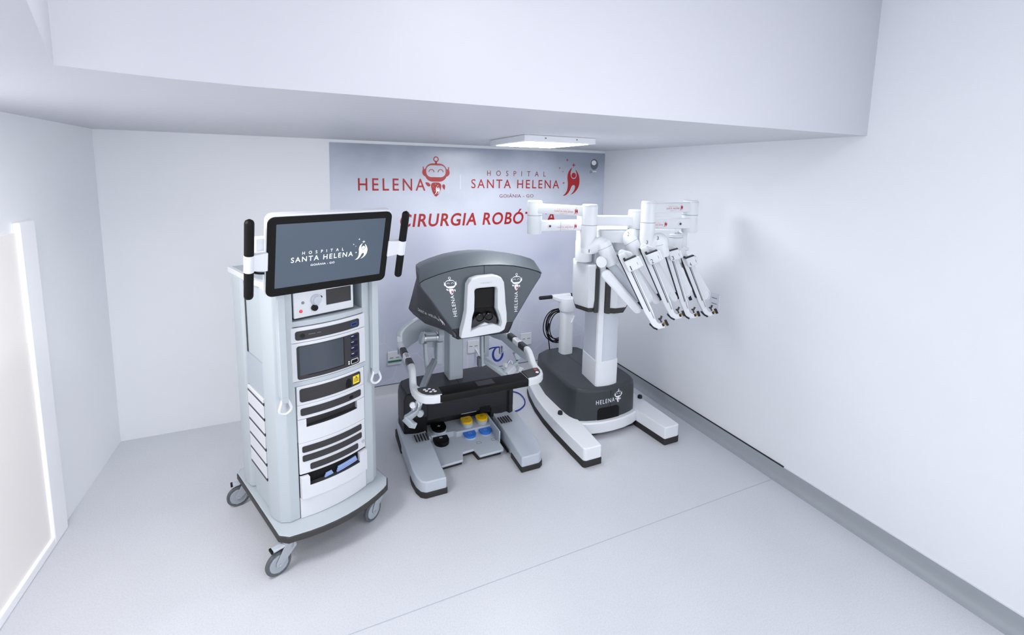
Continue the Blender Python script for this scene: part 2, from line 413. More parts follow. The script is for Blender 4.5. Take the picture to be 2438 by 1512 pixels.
# coved skirting
def cove(y0, y1):
    pr = [(0, 0), (-.055, 0), (-.034, .004), (-.018, .015), (-.009, .034), (-.007, .06), (-.007, .104), (0, .104)]
    return loft([[(XR+a, y, b) for a, b in pr] for y in (y0, y1)])
struct('baseboard_right', cove(YF, YB), 'base_vinyl', 'grey coved vinyl skirting on the right wall')
struct('trim_2', box(XR-.0085, XR, 1.93, YB, .103, .110), 'base_dark', 'dark strip painted as the thin shadow gap above the skirting')  # dark strip stands in for the shade of a thin gap
struct('trim_3', box(XR-.006, XR, YF, 1.93, .103, .110), 'trim_white', 'white sealant line above the skirting')
struct('baseboard_back', loft([[(x, YB+a, b) for a, b in [(0, 0), (-.05, 0), (-.02, .012), (-.008, .04), (-.008, .1), (0, .1)]] for x in (-.25, XR)]), 'floor_vinyl', 'pale coved skirting under the mural')
struct('trim_4', box(.187, XR, YB-.007, YB, .1, .106), 'base_dark', 'dark lower edge line of the mural')
struct('trim_5', box(XL, XR, 1.972, 1.9765, 0, .0006), 'cart_shade', 'thin weld seam across the vinyl floor')
# door in the left wall
dr = struct('door_1', box(XL, XL+.012, 1.3, 3.14, .0, 1.75), 'door_paint', 'cream door leaf in the left wall')
struct('trim_1', box(XL, XL+.03, 3.13, 3.275, 0, 1.80), 'casing_paint', 'white door casing on the left wall', bevel=.006)
struct('trim_6', box(XL, XL+.03, 1.3, 3.13, 0, .05), 'casing_paint', 'white threshold strip under the door', bevel=.006)

# mural -------------------------------------------------------------
XM = .187; YM = YB-.006
mural = thing('wall_mural', 'glossy grey-lavender printed mural with red lettering covering the back wall', 'mural', (0, 0, 0))
obj('printed_sheet', box(XM, XR-.004, YM, YB-.0005, .106, 2.325), 'mural_print', mural)
wallmap = lambda lift: (lambda p: (p.x, YM-lift-p.z, p.y))
t = textmb('HELENA', .410, 1.0, 1.921, 2.029, 1.35, bold=.006)
obj('red_lettering', t.map(wallmap(.0015)), 'print_red', mural)
rm, rb, rf = robot()
put = lambda m, x, z, l: m.map(lambda p: (p.x+x, YM-l-p.z, p.y+z))
obj('robot_pictogram', put(rm, 1.101, 1.866, .0015), 'print_red', mural); 
o = obj('robot_pictogram_body', put(rb, 1.101, 1.866, .0015), 'print_red', mural); obj('white_emblem', put(rf, 1.101, 1.866, .002), 'print_white', o)
obj('divider_line', box(1.3325, 1.3385, YM-.0015, YM, 1.939, 2.074), 'print_white', mural)
h1, h2, h3, hf = hospital_logo()
for nm, m, c in (('small_lettering', h1, 'print_darkred'), ('red_lettering', h2, 'print_red'), ('small_lettering', h3, 'print_darkred'), ('dancing_figure_emblem', hf, 'print_red')):
    for wd_ in words_of(m, 2 if m is h2 else (3 if m is h3 else (8 if m is h1 else 1))): obj(nm, put(wd_, 1.445, 1.854, .0015), c, mural)
for wd_ in words_of(textmb('CIRURGIA ROBÓTICA', .768, 2.375, 1.588, 1.708, 1.12, .16, .020), 2): obj('italic_lettering', wd_.map(wallmap(.0015)), 'print_red', mural)
gl = flat(ngon(2.835, 2.205, .048, .058)); obj('globe_print', put(gl, 0, 0, .0015), 'print_grey', mural)
o = obj('globe_highlight', put(flat(ngon(2.83, 2.222, .03, .026)), 0, 0, .002), 'print_white', mural)
obj('small_ring', put(ringflat(ngon(2.795, 2.125, .014, .013), ngon(2.795, 2.125, .008, .007)), 0, 0, .0015), 'print_grey', mural)
obj('small_bar', put(flat([(2.82,2.125),(2.868,2.125),(2.868,2.133),(2.82,2.133)]), 0, 0, .0015), 'print_white', mural)

# outlets -------------------------------------------------------------
def outlet(name, loc, rz, label, wd=.125, ht=.13, side=False):
    t = thing(name, label, 'outlet', loc, rz, 'white socket plates')
    obj('cover_plate', box(-wd/2, wd/2, -.012, 0, -ht/2, ht/2), 'plate_white', t, bevel=.004)
    for s in ((-1, 1)):
        if side: obj('socket_slot', box(-.025, .025, -.0135, -.011, s*.022-.003, s*.022+.003), 'slot_grey', t)
        else: obj('socket_slot', box(s*.028-.016, s*.028+.016, -.0135, -.011, .002, .008), 'slot_grey', t)
    return t
outlet('wall_outlet', (.70, YM, .36), 0, 'white double socket plate with a green stripe, low on the mural beside the cart')
outlet('wall_outlet', (1.478, YM, .362), 0, 'white double socket plate behind the console column')
outlet('wall_outlet', (2.065, YM, .362), 0, 'white double socket plate on the mural beside the dark robot base')
outlet('wall_outlet', (XR, 2.617, 1.112), -PI/2, 'white switch plate on the plain right wall beside the robot arms', .095, .112, True)
tag(obj('cable_tie', box(.637, .765, YM-.022, YM-.0125, .325, .341), 'green', bevel=.003), 'green strap lying across the low socket plate', 'strap')
tag(obj('mains_cable', tube(smooth([(1.50, YM-.012, .335), (1.52, YM-.10, .29), (1.56, YM-.25, .12), (1.60, YM-.35, .012), (1.5, YM-.4, .008)], 3), .007), 'plate_white'), 'thin white cord plugged into the socket plate behind the console', 'cord')

# ceiling light --------------------------------------------------------
lt = thing('ceiling_light', 'square white surface-mounted panel lamp glowing under the low ceiling', 'lamp', (1.60, 3.10, ZS), -.02)
obj('housing', box(-.275, .275, -.33, .33, -.042, -.0005), 'trim_white', lt, bevel=.004)
obj('diffuser', box(-.235, .235, -.29, .29, -.0445, -.0425), 'panel_lit', lt)
for i in (-1, 1): obj('screw', cyl((i*.12, -.3305, -.018), (i*.12, -.334, -.018), .005, n=10), 'slot_grey', lt)

# ================================================================== vision cart (local x right, y back)
cart = thing('equipment_cart', 'tall grey-white wheeled equipment cart with black-framed screen on top', 'cart', (-.0221, 2.903, 0), math.radians(22))
def arc_front(w_, yc, ye, n=9):
    return [(-w_+2*w_*i/(n-1), yc+(ye-yc)*(1-2*i/(n-1))**2) for i in range(n)]
def outline(d=0):
    return [(.325-d, .36), (.29-d, .40-d), (-.29+d, .40-d), (-.325+d, .36), (-.325+d, -.34), (-.29+d, -.392+d)]+[(x, y+d) for x, y in arc_front(.255, -.452, -.402)]+[(.29-d, -.386+d), (.325-d, -.325)]
obj('bumper', prism(outline(), .168, .202), 'bumper_dark', cart, bevel=.005)
obj('base_platform', prism(outline(.006), .19, .207), 'cart_grey', cart, bevel=.003)
def caster(x, y, wx, wy):
    d = Vector((wx-x, wy-y, 0)); d.normalize(); ax = Vector((-d.y, d.x, 0)); R = .064
    s = Vector((x, y, 0)); c = Vector((wx, wy, R))
    fk = MB()
    fk += cyl((x, y, .15), (x, y, .169), .03, n=20)
    fk += cyl((x, y, .125), (x, y, .152), .026, .03, n=20)
    for sg in (-1, 1):
        o_ = ax*(.019*sg)
        P = [(.034, .14), (.02, .152), (-.03, .152), (-.034, .125), (.02-.0, .075), ((c-s).dot(d)-.012, R-.012), ((c-s).dot(d)+.014, R-.008), ((c-s).dot(d)+.016, R+.012)]
        e = [s+d*a+Vector((0, 0, b))+o_ for a, b in P]
        fk += loft([[p-ax*.0025 for p in e], [p+ax*.0025 for p in e]])
    f = obj('caster', fk, 'steel', cart, bevel=.002)
    wh = obj('wheel', lathe(c-ax*.0135, ax, [(.0, 0), (.045, .0), (.047, .002), (.052, .002), (.052, .025), (.047, .025), (.045, .027), (0, .027)], 32), 'wheel_grey', f, sharp=30)
    obj('tyre', lathe(c-ax*.0135, ax, [(.0515, .002), (.060, .002), (R, .008), (R, .019), (.060, .025), (.0515, .025)], 36), 'tyre', f, sharp=30)
    obj('axle_bolt', cyl(c-ax*.026, c+ax*.026, .006, n=12), 'chrome', f)
    q = s+d*.05+Vector((0, 0, .15))
    br = obj('brake_pedal', obox(q, d, ax, Vector((0, 0, 1)), .07, .036, .012), 'console_silver', f, bevel=.004)
    obj('brake_tip', obox(q+d*.037, d, ax, Vector((0, 0, 1)), .012, .038, .014), 'black', f, bevel=.003)
for a in ((-.278, -.35, -.333, -.352), (.252, -.335, .205, -.35), (-.272, .335, -.325, .345), (.272, .335, .22, .345)): caster(*a)

# cabinet body and towers
obj('cabinet_body', box(-.185, .185, -.296, .30, .207, 1.284), 'strip_dark', cart)
obj('back_panel', box(-.285, .285, .28, .305, .207, 1.49), 'cart_shade', cart)
for s in (-1, 1):
    P = [(.193, -.302), (.245, -.298), (.283, -.265), (.30, -.21), (.302, -.15), (.288, -.15), (.288, .12), (.193, .12)]
    P = [(s*x, y) for x, y in P]
    obj('front_pillar', prism(P, .207, 1.492), 'cart_grey', cart, bevel=.012, seg=3, ang=25)
    P = [(s*x, y) for x, y in [(.19, .13), (.27, .13), (.302, .16), (.308, .22), (.30, .30), (.27, .335), (.19, .335)]]
    Pt = [(s*x, y) for x, y in [(.19, .115), (.27, .115), (.305, .145), (.312, .22), (.303, .31), (.272, .345), (.19, .345)]]
    obj('rear_pillar', loft([[(x, y, .207) for x, y in P], [(x, y, 1.492) for x, y in Pt]]), 'cart_grey', cart, bevel=.012, seg=3, ang=20)
    # vertical accessory rail with looped hook
    obj('accessory_rail', box(s*.257-.02, s*.257+.02, -.338, -.297, .935, 1.492), 'cart_grey', cart, bevel=.006)
    lp = smooth([(s*.257+x, -.33, z) for x, z in ((-.012, .925), (-.022, .90), (-.034, .865), (.0, .842), (.034, .865), (.022, .90), (.012, .925))], 2)
    hk = obj('rail_hook', tube(lp, .007, closed=True), 'cart_white', cart)
    obj('hook_bracket', box(s*.257-.018, s*.257+.018, -.337, -.31, .905, .94), 'cart_grey', hk, bevel=.003)
    obj('painted_shadow_strip', box(min(s*.285, s*.2915), max(s*.285, s*.2915), .112, .131, .42, 1.47), 'strip_dark', cart)  # dark strip painting the shade beside the rear pillar
    # open storage bins in the side
    obj('side_panel', box(min(s*.289, s*.296), max(s*.289, s*.296), -.15, .125, .875, 1.062), 'cart_shade', cart)
    for i in range(6):
        z0 = .845-.087*i if i else .86
        zt = z0 if i == 0 else z0
        hgt = .024 if i == 0 else .076
        z1 = .872 if i == 0 else .838-.087*(i-1)
        bn = obj('storage_bin', box(min(s*.289, s*.306), max(s*.289, s*.306), -.146, .11, z1-hgt+.003, z1), 'cart_white', cart, bevel=.003)
        obj('bin_gap', box(min(s*.289, s*.3045), max(s*.289, s*.3045), -.147, .112, z1-hgt-.012, z1-hgt+.0025), 'strip_dark', bn)
top = obj('top_tray', prism([(-.312, .35), (-.312, -.10), (-.29, -.24), (-.2, -.30), (.2, -.30), (.29, -.24), (.312, -.10), (.312, .35)], 1.488, 1.52), 'cart_white', cart, bevel=.006)
obj('tray_mat', prism([(-.29, .33), (-.29, -.09), (-.26, -.21), (.26, -.21), (.29, -.09), (.29, .33)], 1.5205, 1.5225), 'cart_shade', top)

# bowed front
def bowy(x, off=0): return -.330+.030*(x/.2)**2-off
def bow(x0, x1, z0, z1, off=0, th=.02, r=0, n=14):
    """bowed plate between x0..x1 and z0..z1 with rounded corners r"""
    xs = sorted(set([x0+(x1-x0)*i/n for i in range(n+1)]+([x0+r*(1-math.cos(PI/2*k/5)) for k in range(6)]+[x1-r*(1-math.cos(PI/2*k/5)) for k in range(6)] if r else [])))
    rings = []
    for x in xs:
        e = min(x-x0, x1-x); d = r-math.sqrt(max(0, r*r-(r-e)**2)) if r and e < r else 0
        y = bowy(x, off); d = min(d, (z1-z0)/2-.0008)
        rings.append([(x, y, z0+d), (x, y, z1-d), (x, y+th, z1-d), (x, y+th, z0+d)])
    return loft(rings)
obj('equipment_shelf', bow(-.232, .232, 1.285, 1.314, .0, .03), 'cart_grey', cart, bevel=.003)
obj('shelf_board', box(-.19, .19, -.30, .28, 1.286, 1.313), 'cart_grey', cart)
def module(nm, z0, z1, hw, mt='cart_white'):
    return obj(nm, bow(-hw, hw, z0, z1, .004, .03), mt, cart, bevel=.0015)
obj('dark_reveal', bow(-.192, .192, .209, .642, -.006, .02), 'black', cart)
p1 = module('control_module', 1.200, 1.281, .206)
obj('dark_strip', bow(-.187, .164, 1.214, 1.262, .0075, .006, .012), 'strip_dark', p1)
for a, b in ((-.125, -.092), (-.082, -.062)): obj('faint_marking', bow(a, b, 1.238, 1.2415, .0085, .001), 'print_grey', p1)
pb = obj('usb_port', bow(.108, .150, 1.226, 1.248, .0085, .003, .004), 'blue_port', p1); obj('port_slot', bow(.114, .144, 1.232, 1.241, .0095, .002, .002), 'navy', pb)
obj('power_button', cyl((-.153, bowy(-.153, .006), 1.236), (-.153, bowy(-.153, .010), 1.236), .011, n=20), 'black_gloss', p1)
p2 = module('generator_module', .990, 1.1975, .206)
bz = obj('dark_bezel', bow(-.183, .163, .999, 1.181, .0075, .006, .012, 20), 'strip_dark', p2)
obj('display', bow(-.172, .060, 1.022, 1.178, .0088, .003, .004), 'lcd_dark', bz)
obj('display_edge', bow(.0595, .063, 1.020, 1.178, .0092, .003), 'black', bz); obj('display_edge', bow(-.135, .062, 1.0185, 1.021, .0092, .003), 'black', bz)
for i, z in enumerate((1.160, 1.126, 1.092, 1.058)):
    q = obj('socket_button', bow(.104, .150, z-.011, z+.012, .0088, .003, .004), 'navy', bz)
    obj('button_mark', bow(.108, .124, z+.0075, z+.010, .0098, .001), 'print_white', q)
q = obj('socket_button', bow(.104, .151, 1.007, 1.033, .0088, .003, .006), 'print_white', bz); obj('button_face', bow(.107, .148, 1.010, 1.030, .0098, .003, .004), 'black', q)
for z in (1.027, 1.015): obj('indicator_lamp', cyl((.090, bowy(.09, .006), z), (.090, bowy(.09, .0098), z), .0042, n=14), 'print_white', bz)
for s in (-1, 1):
    obj('side_cheek', bow(min(s*.2075, s*.232), max(s*.2075, s*.232), .99, 1.197, .001, .02, n=2), 'cart_grey', cart); obj('side_cheek', bow(min(s*.2075, s*.232), max(s*.2075, s*.232), 1.2, 1.2835, .001, .02, n=2), 'cart_grey', cart)
obj('front_ledge', bow(-.225, .225, .9625, .988, .004, .03), 'cart_grey', cart, bevel=.002)
p3 = module('laser_module', .856, .961, .1895)
s3 = obj('dark_strip', bow(-.177, .164, .872, .946, .0075, .006, .012), 'strip_dark', p3)
kb = [(.068, .878), (.068, .905), (.074, .922), (.085, .930), (.097, .922), (.103, .905), (.103, .878)]
obj('black_socket', loft([[(x, bowy(x, .0088), z) for x, z in kb], [(x, bowy(x, .007), z) for x, z in kb]]), 'black', s3)
yl = obj('yellow_warning_label', bow(.113, .156, .884, .931, .0088, .002), 'label_yellow', s3)
for z in (.896, .904, .912): obj('label_line', bow(.119, .150, z, z+.0028, .0094, .001), 'bumper_dark', yl)
obj('label_symbol', loft([[(x, bowy(x, d), z) for x, z in ((.129, .918), (.140, .918), (.1345, .927))] for d in (.0098, .009)]), 'bumper_dark', yl)
p4 = module('recorder_module', .7765, .8545, .1895)
s4 = obj('dark_strip', bow(-.176, .165, .796, .836, .0075, .006, .010), 'strip_dark', p4); obj('usb_slot', bow(.088, .110, .806, .822, .0088, .002, .003), 'black', s4)
def drawer(z0, zr, z1, off, hw=.1895):
    g = MB(); g += bow(-hw, hw, z0, zr, .004+off, .03); g += bow(-hw, -.150, zr, z1, .004+off, .03, n=3); g += bow(.138, hw, zr, z1, .004+off, .03, n=3)
    d = obj('drawer', g, 'cart_white', cart)
    obj('handle_recess', bow(-.150, .138, zr-.002, z1-.003, -.035+off, .01), 'black', d); obj('recess_lip', bow(-.150, .138, zr-.001, zr+.001, .003+off, .035), 'strip_dark', d)
    return d
d1 = drawer(.642, .727, .7745, 0)
p6 = module('vent_panel', .463, .640, .1895)
for a, z in ((0, .604), (0, .552), (.036, .497)): obj('vent_slot', bow(-.175+a, .165-a*.75, z-.018, z+.017, .0075, .006, .008), 'strip_dark', p6)
obj('lock', cyl((.175, bowy(.175, .003), .505), (.175, bowy(.175, .0095), .505), .010, n=18), 'chrome', p6)
d2 = drawer(.330, .402, .452, .022)
obj('lower_panel', bow(-.1915, .1915, .209, .326, .004, .03), 'cart_white', cart)
# contents of the open drawer
pq = Matrix.Translation((-.0221, 2.903, 0)) @ Matrix.Rotation(math.radians(22), 4, 'Z')
def packet(x0, x1, z0, z1, tilt_, lab):
    g = MB()
    for k in range(3): g += bow(x0+.004*k, x1-.003*k, z0+(z1-z0)*k/3, z0+(z1-z0)*(k+.8)/3, .010-.001*k, .010)
    return tag(obj('folded_packet', g.map(lambda p: (p.x, p.y, p.z+tilt_*(p.x-x0))).xf(pq), 'paper_blue'), lab, 'packet', 'packets in the bottom drawer')
packet(.0, .127, .405, .434, .07, 'long pale-blue folded packet sticking out of the open bottom drawer')
packet(-.068, -.022, .404, .424, .12, 'small pale-blue packet, shorter one lying in the open bottom drawer')

# monitor on a tilted frame
MC = Vector((-.038, -.45, 1.6815)); yaw, tilt, rl = -.0811, .2878, .0074
R1 = Vector((math.cos(yaw), math.sin(yaw), 0)); NN = Vector((-math.sin(yaw), math.cos(yaw), 0))
UP = Vector((0, 0, 1))*math.cos(tilt)-NN*math.sin(tilt); RR = R1*math.cos(rl)+UP*math.sin(rl); UU = -R1*math.sin(rl)+UP*math.cos(rl); BK = UU.cross(RR).normalized()
if BK.dot(NN) < 0: BK = -BK
mm = lambda p: MC+RR*p.x+UU*p.y+BK*p.z      # z = away from the viewer
mon = obj('monitor', prism(rrect(-.309, .309, -.209, .216, .034), .006, .05).map(mm), 'trim_white', cart, bevel=.008)
obj('black_bezel', prism(rrect(-.305, .305, -.207, .207, .032), 0, .012).map(mm), 'black', mon, bevel=.003)
obj('screen', prism(rrect(-.268, .268, -.162, .172, .003), -.001, .002).map(mm), 'screen_glow', mon)
hl = hospital_logo(); K = .315
for nm, m in zip(('screen_lettering', 'screen_lettering', 'screen_lettering', 'screen_emblem'), hl):
    for wd_ in words_of(m, 2 if m is hl[1] else (3 if m is hl[2] else 1)): obj(nm, wd_.map(lambda p: mm(Vector((p.x*K-.199, p.y*K-.061, -.0018)))), 'screen_logo', mon)
for s, xx in ((-1, -.378), (1, .385)):
    g = obj('side_handle', tube([mm(Vector((xx, y, .0))) for y in (-.055, .03)], .0215, 20), 'trim_white', cart, bevel=.002)
    obj('handle_bracket', loft([[mm(Vector((x, y, z))) for x, y in ((xx, -.05), (s*.30, -.06), (s*.30, .035), (xx, .028))] for z in (-.008, .03)]), 'trim_white', g, bevel=.004)
    for a, b in ((-.20, -.055), (.03, .205)):
        ys = [a+(b-a)*i/24 for i in range(25)]
        rr = [.0205*math.sqrt(max(.05, 1-max(0, (abs(y-.0)-.0-(.185 if y > 0 else .18))/.0205)**2)) if (y > .185 or y < -.18) else .0205 for y in ys]
        obj('grip', tube([mm(Vector((xx, y, .0))) for y in ys], rr, 20), 'black', g)
obj('monitor_mount', loft([[mm(Vector((x, y, .05))) for x, y in rrect(-.1, .1, -.08, .08, .02)], [(x, .0, z) for x, z in rrect(-.06, .06, 1.525, 1.64, .02)]]), 'trim_white', cart)
obj('mount_post', cyl((0, .03, 1.52), (0, .03, 1.66), .05), 'trim_white', cart)
obj('mount_arm', obox(mm(Vector((-.32, .02, .05))), RR, UU, BK, .05, .15, .03), 'trim_white', cart, bevel=.006)
obj('monitor_cable', tube(smooth([mm(Vector((-.30, -.055, .02))), mm(Vector((-.355, -.04, .03))), mm(Vector((-.36, -.075, .03))), mm(Vector((-.31, -.085, .02))), mm(Vector((-.26, -.08, .03)))], 3), .006), 'cable_black', cart)
obj('side_bumper', box(.315, .345, .30, .34, .53, .58), 'bumper_dark', cart)

# boxed device standing on the cart shelf
gen = thing('medical_device', 'white boxed medical device with knobs and red dot standing on the cart shelf', 'device', (-.0221, 2.903, 0), math.radians(22))
gz = 1.3145
obj('casing', prism(rrect(-.18, .142, -.285, .19, .012), gz+.012, gz+.155), 'cart_shade', gen, bevel=.004)
fp = obj('front_panel', box(-.184, .145, -.296, -.284, gz+.010, gz+.158), 'cart_white', gen, bevel=.006)
obj('display', box(-.012, .128, -.2985, -.295, gz+.055, gz+.140), 'strip_dark', gen)
kn = obj('dial_knob', lathe((-.068, -.296, gz+.095), (0, -1, 0), [(.029, 0), (.028, .012), (.022, .016), (.021, .026), (0, .027)]), 'console_silver', gen)
obj('black_knob', lathe((-.078, -.296, gz+.053), (0, -1, 0), [(.017, 0), (.016, .014), (0, .015)]), 'black', gen)
obj('red_button', lathe((-.148, -.296, gz+.046), (0, -1, 0), [(.009, 0), (.008, .004), (0, .005)]), 'red_dot', gen)
obj('grey_button', lathe((-.136, -.296, gz+.09), (0, -1, 0), [(.008, 0), (.007, .004), (0, .005)]), 'slot_grey', gen)
obj('black_button', lathe((-.04, -.296, gz+.105), (0, -1, 0), [(.007, 0), (.006, .004), (0, .005)]), 'black', gen)
for x in (-.15, .11):
    for y in (-.25, .15): obj('foot', cyl((x, y, gz), (x, y, gz+.013), .014, n=14), 'rubber', gen)

# ================================================================== surgeon console (root at 1.05, 3.2)
CX, CY = 1.05, 3.2
con = thing('surgeon_console', 'grey surgeon console with dark viewing head, armrest bar and foot pedals', 'console', (CX, CY, 0))
# feet
for s in (-1, 1):
    P = [(.272, -.490), (.408, -.490), (.438, -.468), (.458, -.415), (.468, -.33), (.468, .05), (.458, .30), (.30, .36), (.285, .10), (.276, -.2)]
    P = [(s*x, y) for x, y in P]; Pb = [(x+s*.004*(1 if abs(x) > .35 else -1), y-(.006 if y < -.4 else 0)) for x, y in P]
    zt = lambda y: .112+.034*min(1, max(0, (y+.49)/.45))
    ft = obj('foot', loft([[(x, y, .016) for x, y in P], [(x, y, zt(y)) for x, y in P]]), 'console_silver', con, bevel=.010, seg=3)
    Pf = [(x, y) for x, y in Pb if y < -.3]
    obj('foot_bumper', prism(Pf[:5]+[(s*.470, -.27), (s*.270, -.30)], .0, .040), 'rubber', ft, bevel=.005)
    obj('rear_skirt', prism([(s*.30, .05), (s*.474, .05), (s*.470, .30), (s*.31, .365)], .0, .06), 'rubber', ft, bevel=.005)
    obj('underside', prism([(s*.29, -.3), (s*.455, -.3), (s*.455, .1), (s*.295, .1)], .0, .02), 'rubber', ft)
    for k in range(5):
        x = s*.335+.021*(k-2)
        obj('vent_slot', box(x-.0045, x+.0045, -.075, .015, zt(-.03)-.004, zt(-.03)+.0015).map(lambda p: (p.x+.0*p.y, p.y, p.z)), 'strip_dark', ft)
    obj('brake_mark', box(s*.335-s*.066-.002, s*.335-s*.066+.002, -.065, .01, zt(-.03)-.003, zt(-.03)+.001), 'slot_grey', ft)
# body
BP = [(-.455, .24), (-.445, .06), (-.27, .05), (-.262, .085), (.40, .085), (.41, .05), (.448, .06), (.455, .24), (.43, .35), (.36, .385), (-.36, .385), (-.43, .35)]
obj('base_body', loft([[(x, y, .195) for x, y in BP], [(x, y, .40) for x, y in BP], [(x*.96, .22+(y-.22)*.9, .44) for x, y in BP]]), 'body_dark', con, bevel=.010, seg=3)
obj('body_cheek', prism([(-.455, .24), (-.444, .058), (-.272, .048), (-.265, .09), (-.28, .24)], .118, .26), 'black', con, bevel=.008)
obj('body_cheek', prism([(.455, .24), (.447, .062), (.41, .052), (.40, .087), (.262, .087), (.262, .24)], .118, .26), 'body_dark', con, bevel=.008)
obj('tray_tunnel', box(-.27, .27, .20, .24, .05, .21), 'body_dark', con)
obj('deck_top', prism([(x*.93, .22+(y-.22)*.84) for x, y in BP], .438, .4445), 'deck_dark', con, bevel=.003)
obj('deck_seam', box(-.002, .002, .1, .35, .4445, .4455), 'black', con)
obj('lower_plinth', box(-.42, .42, .242, .36, .0, .20), 'rubber', con, bevel=.01)
obj('pedal_opening', box(.165, .255, .078, .09, .172, .225), 'black', con, bevel=.004)
# pedal tray
TP = [(-.262, -.285), (-.092, -.275), (-.066, -.19), (.022, -.183), (.036, -.275), (.225, -.270), (.235, -.25), (.238, .20), (-.262, .20)]
tr = obj('pedal_tray', prism(TP, .038, .056), 'console_silver', con, bevel=.005)
obj('tray_underside', prism([(x*.97, y+.035 if y < 0 else y) for x, y in TP], .0, .039), 'rubber', tr)
obj('tray_step', prism([(-.262, .035), (-.07, .035), (-.05, .015), (.238, .015), (.238, .2), (-.262, .2)], .05, .098), 'console_silver', tr, bevel=.006)
obj('tray_wall', prism([(.232, -.16), (.246, -.16), (.246, .14), (.232, .14)], .04, .135), 'console_silver', tr, bevel=.005)
obj('tray_wall', prism([(-.268, -.17), (-.256, -.17), (-.256, .12), (-.268, .12)], .04, .085), 'console_silver', tr, bevel=.004)
obj('tray_rail', box(.252, .262, -.28, .05, .03, .05), 'black', tr)
obj('bracket', box(.03, .16, .150, .165, .155, .19), 'console_silver', con, bevel=.003)
def dshape(cx, cy, rx, ry, flat_=.25):
    pts = [(cx+rx*math.cos(t), cy+ry*math.sin(t)) for t in [PI+PI*i/16 for i in range(17)]]
    return pts+[(cx+rx, cy+ry*flat_), (cx+rx*.8, cy+ry*(flat_+.22)), (cx-rx*.8, cy+ry*(flat_+.22)), (cx-rx, cy+ry*flat_)]
for nm, cx, cy, r, z, c in (('upper_pedal', .058, .088, .044, .135, 'pedal_yellow'), ('upper_pedal', .185, .085, .044, .135, 'pedal_yellow'), ('lower_pedal', .050, -.012, .048, .078, 'pedal_blue'), ('lower_pedal', .178, -.008, .048, .078, 'pedal_blue'), ('upper_pedal', -.170, .090, .056, .125, 'black'), ('lower_pedal', -.176, -.01, .056, .078, 'black')):
    P = dshape(cx, cy, r, r*1.12, .80)
    pd = obj(nm, prism(P, z-.012, z+.006), c, con, bevel=.004)
    if nm == 'upper_pedal':
        obj('pedal_base', prism([(cx+(x-cx)*1.0, cy+(y-cy)*1.0-.004) for x, y in P], .09, z-.011), 'console_silver', pd, bevel=.004)
    else: obj('pedal_base', prism(P, .054, z-.011), 'console_silver' if c != 'black' else 'black', pd)
    mk = MB()
    if c == 'black' and nm == 'upper_pedal': mk += box(cx-.012, cx+.012, cy+.004, cy+.008, z+.006, z+.0066); mk += box(cx-.002, cx+.002, cy-.006, cy+.018, z+.006, z+.0066)
    elif c == 'black': mk += ringflat(ngon(cx, cy+.02, .012, .008), ngon(cx, cy+.02, .007, .004)).move(0, 0, z+.0064)
    elif c == 'pedal_yellow': mk += ringflat(ngon(cx, cy+.012, .010), ngon(cx, cy+.012, .007)).move(0, 0, z+.0064)
    else: mk += ringflat(ngon(cx, cy-.004, .012), ngon(cx, cy-.004, .010)).move(0, 0, z+.0064)
    obj('pedal_mark', mk, 'print_white' if c == 'black' else ('bumper_dark' if c == 'pedal_yellow' else 'console_silver'), pd)
for x in (.085, .205): obj('tray_mark', ring3(rrect(x-.018, x+.018, -.135, -.105, .004), rrect(x-.015, x+.015, -.132, -.108, .003), .056, .0566), 'slot_grey', tr)
# column
obj('lift_column', prism([(-.052, .19), (.052, .19), (.06, .20), (.062, .335), (-.062, .335), (-.06, .20)], .44, 1.06), 'console_light', con, bevel=.006)
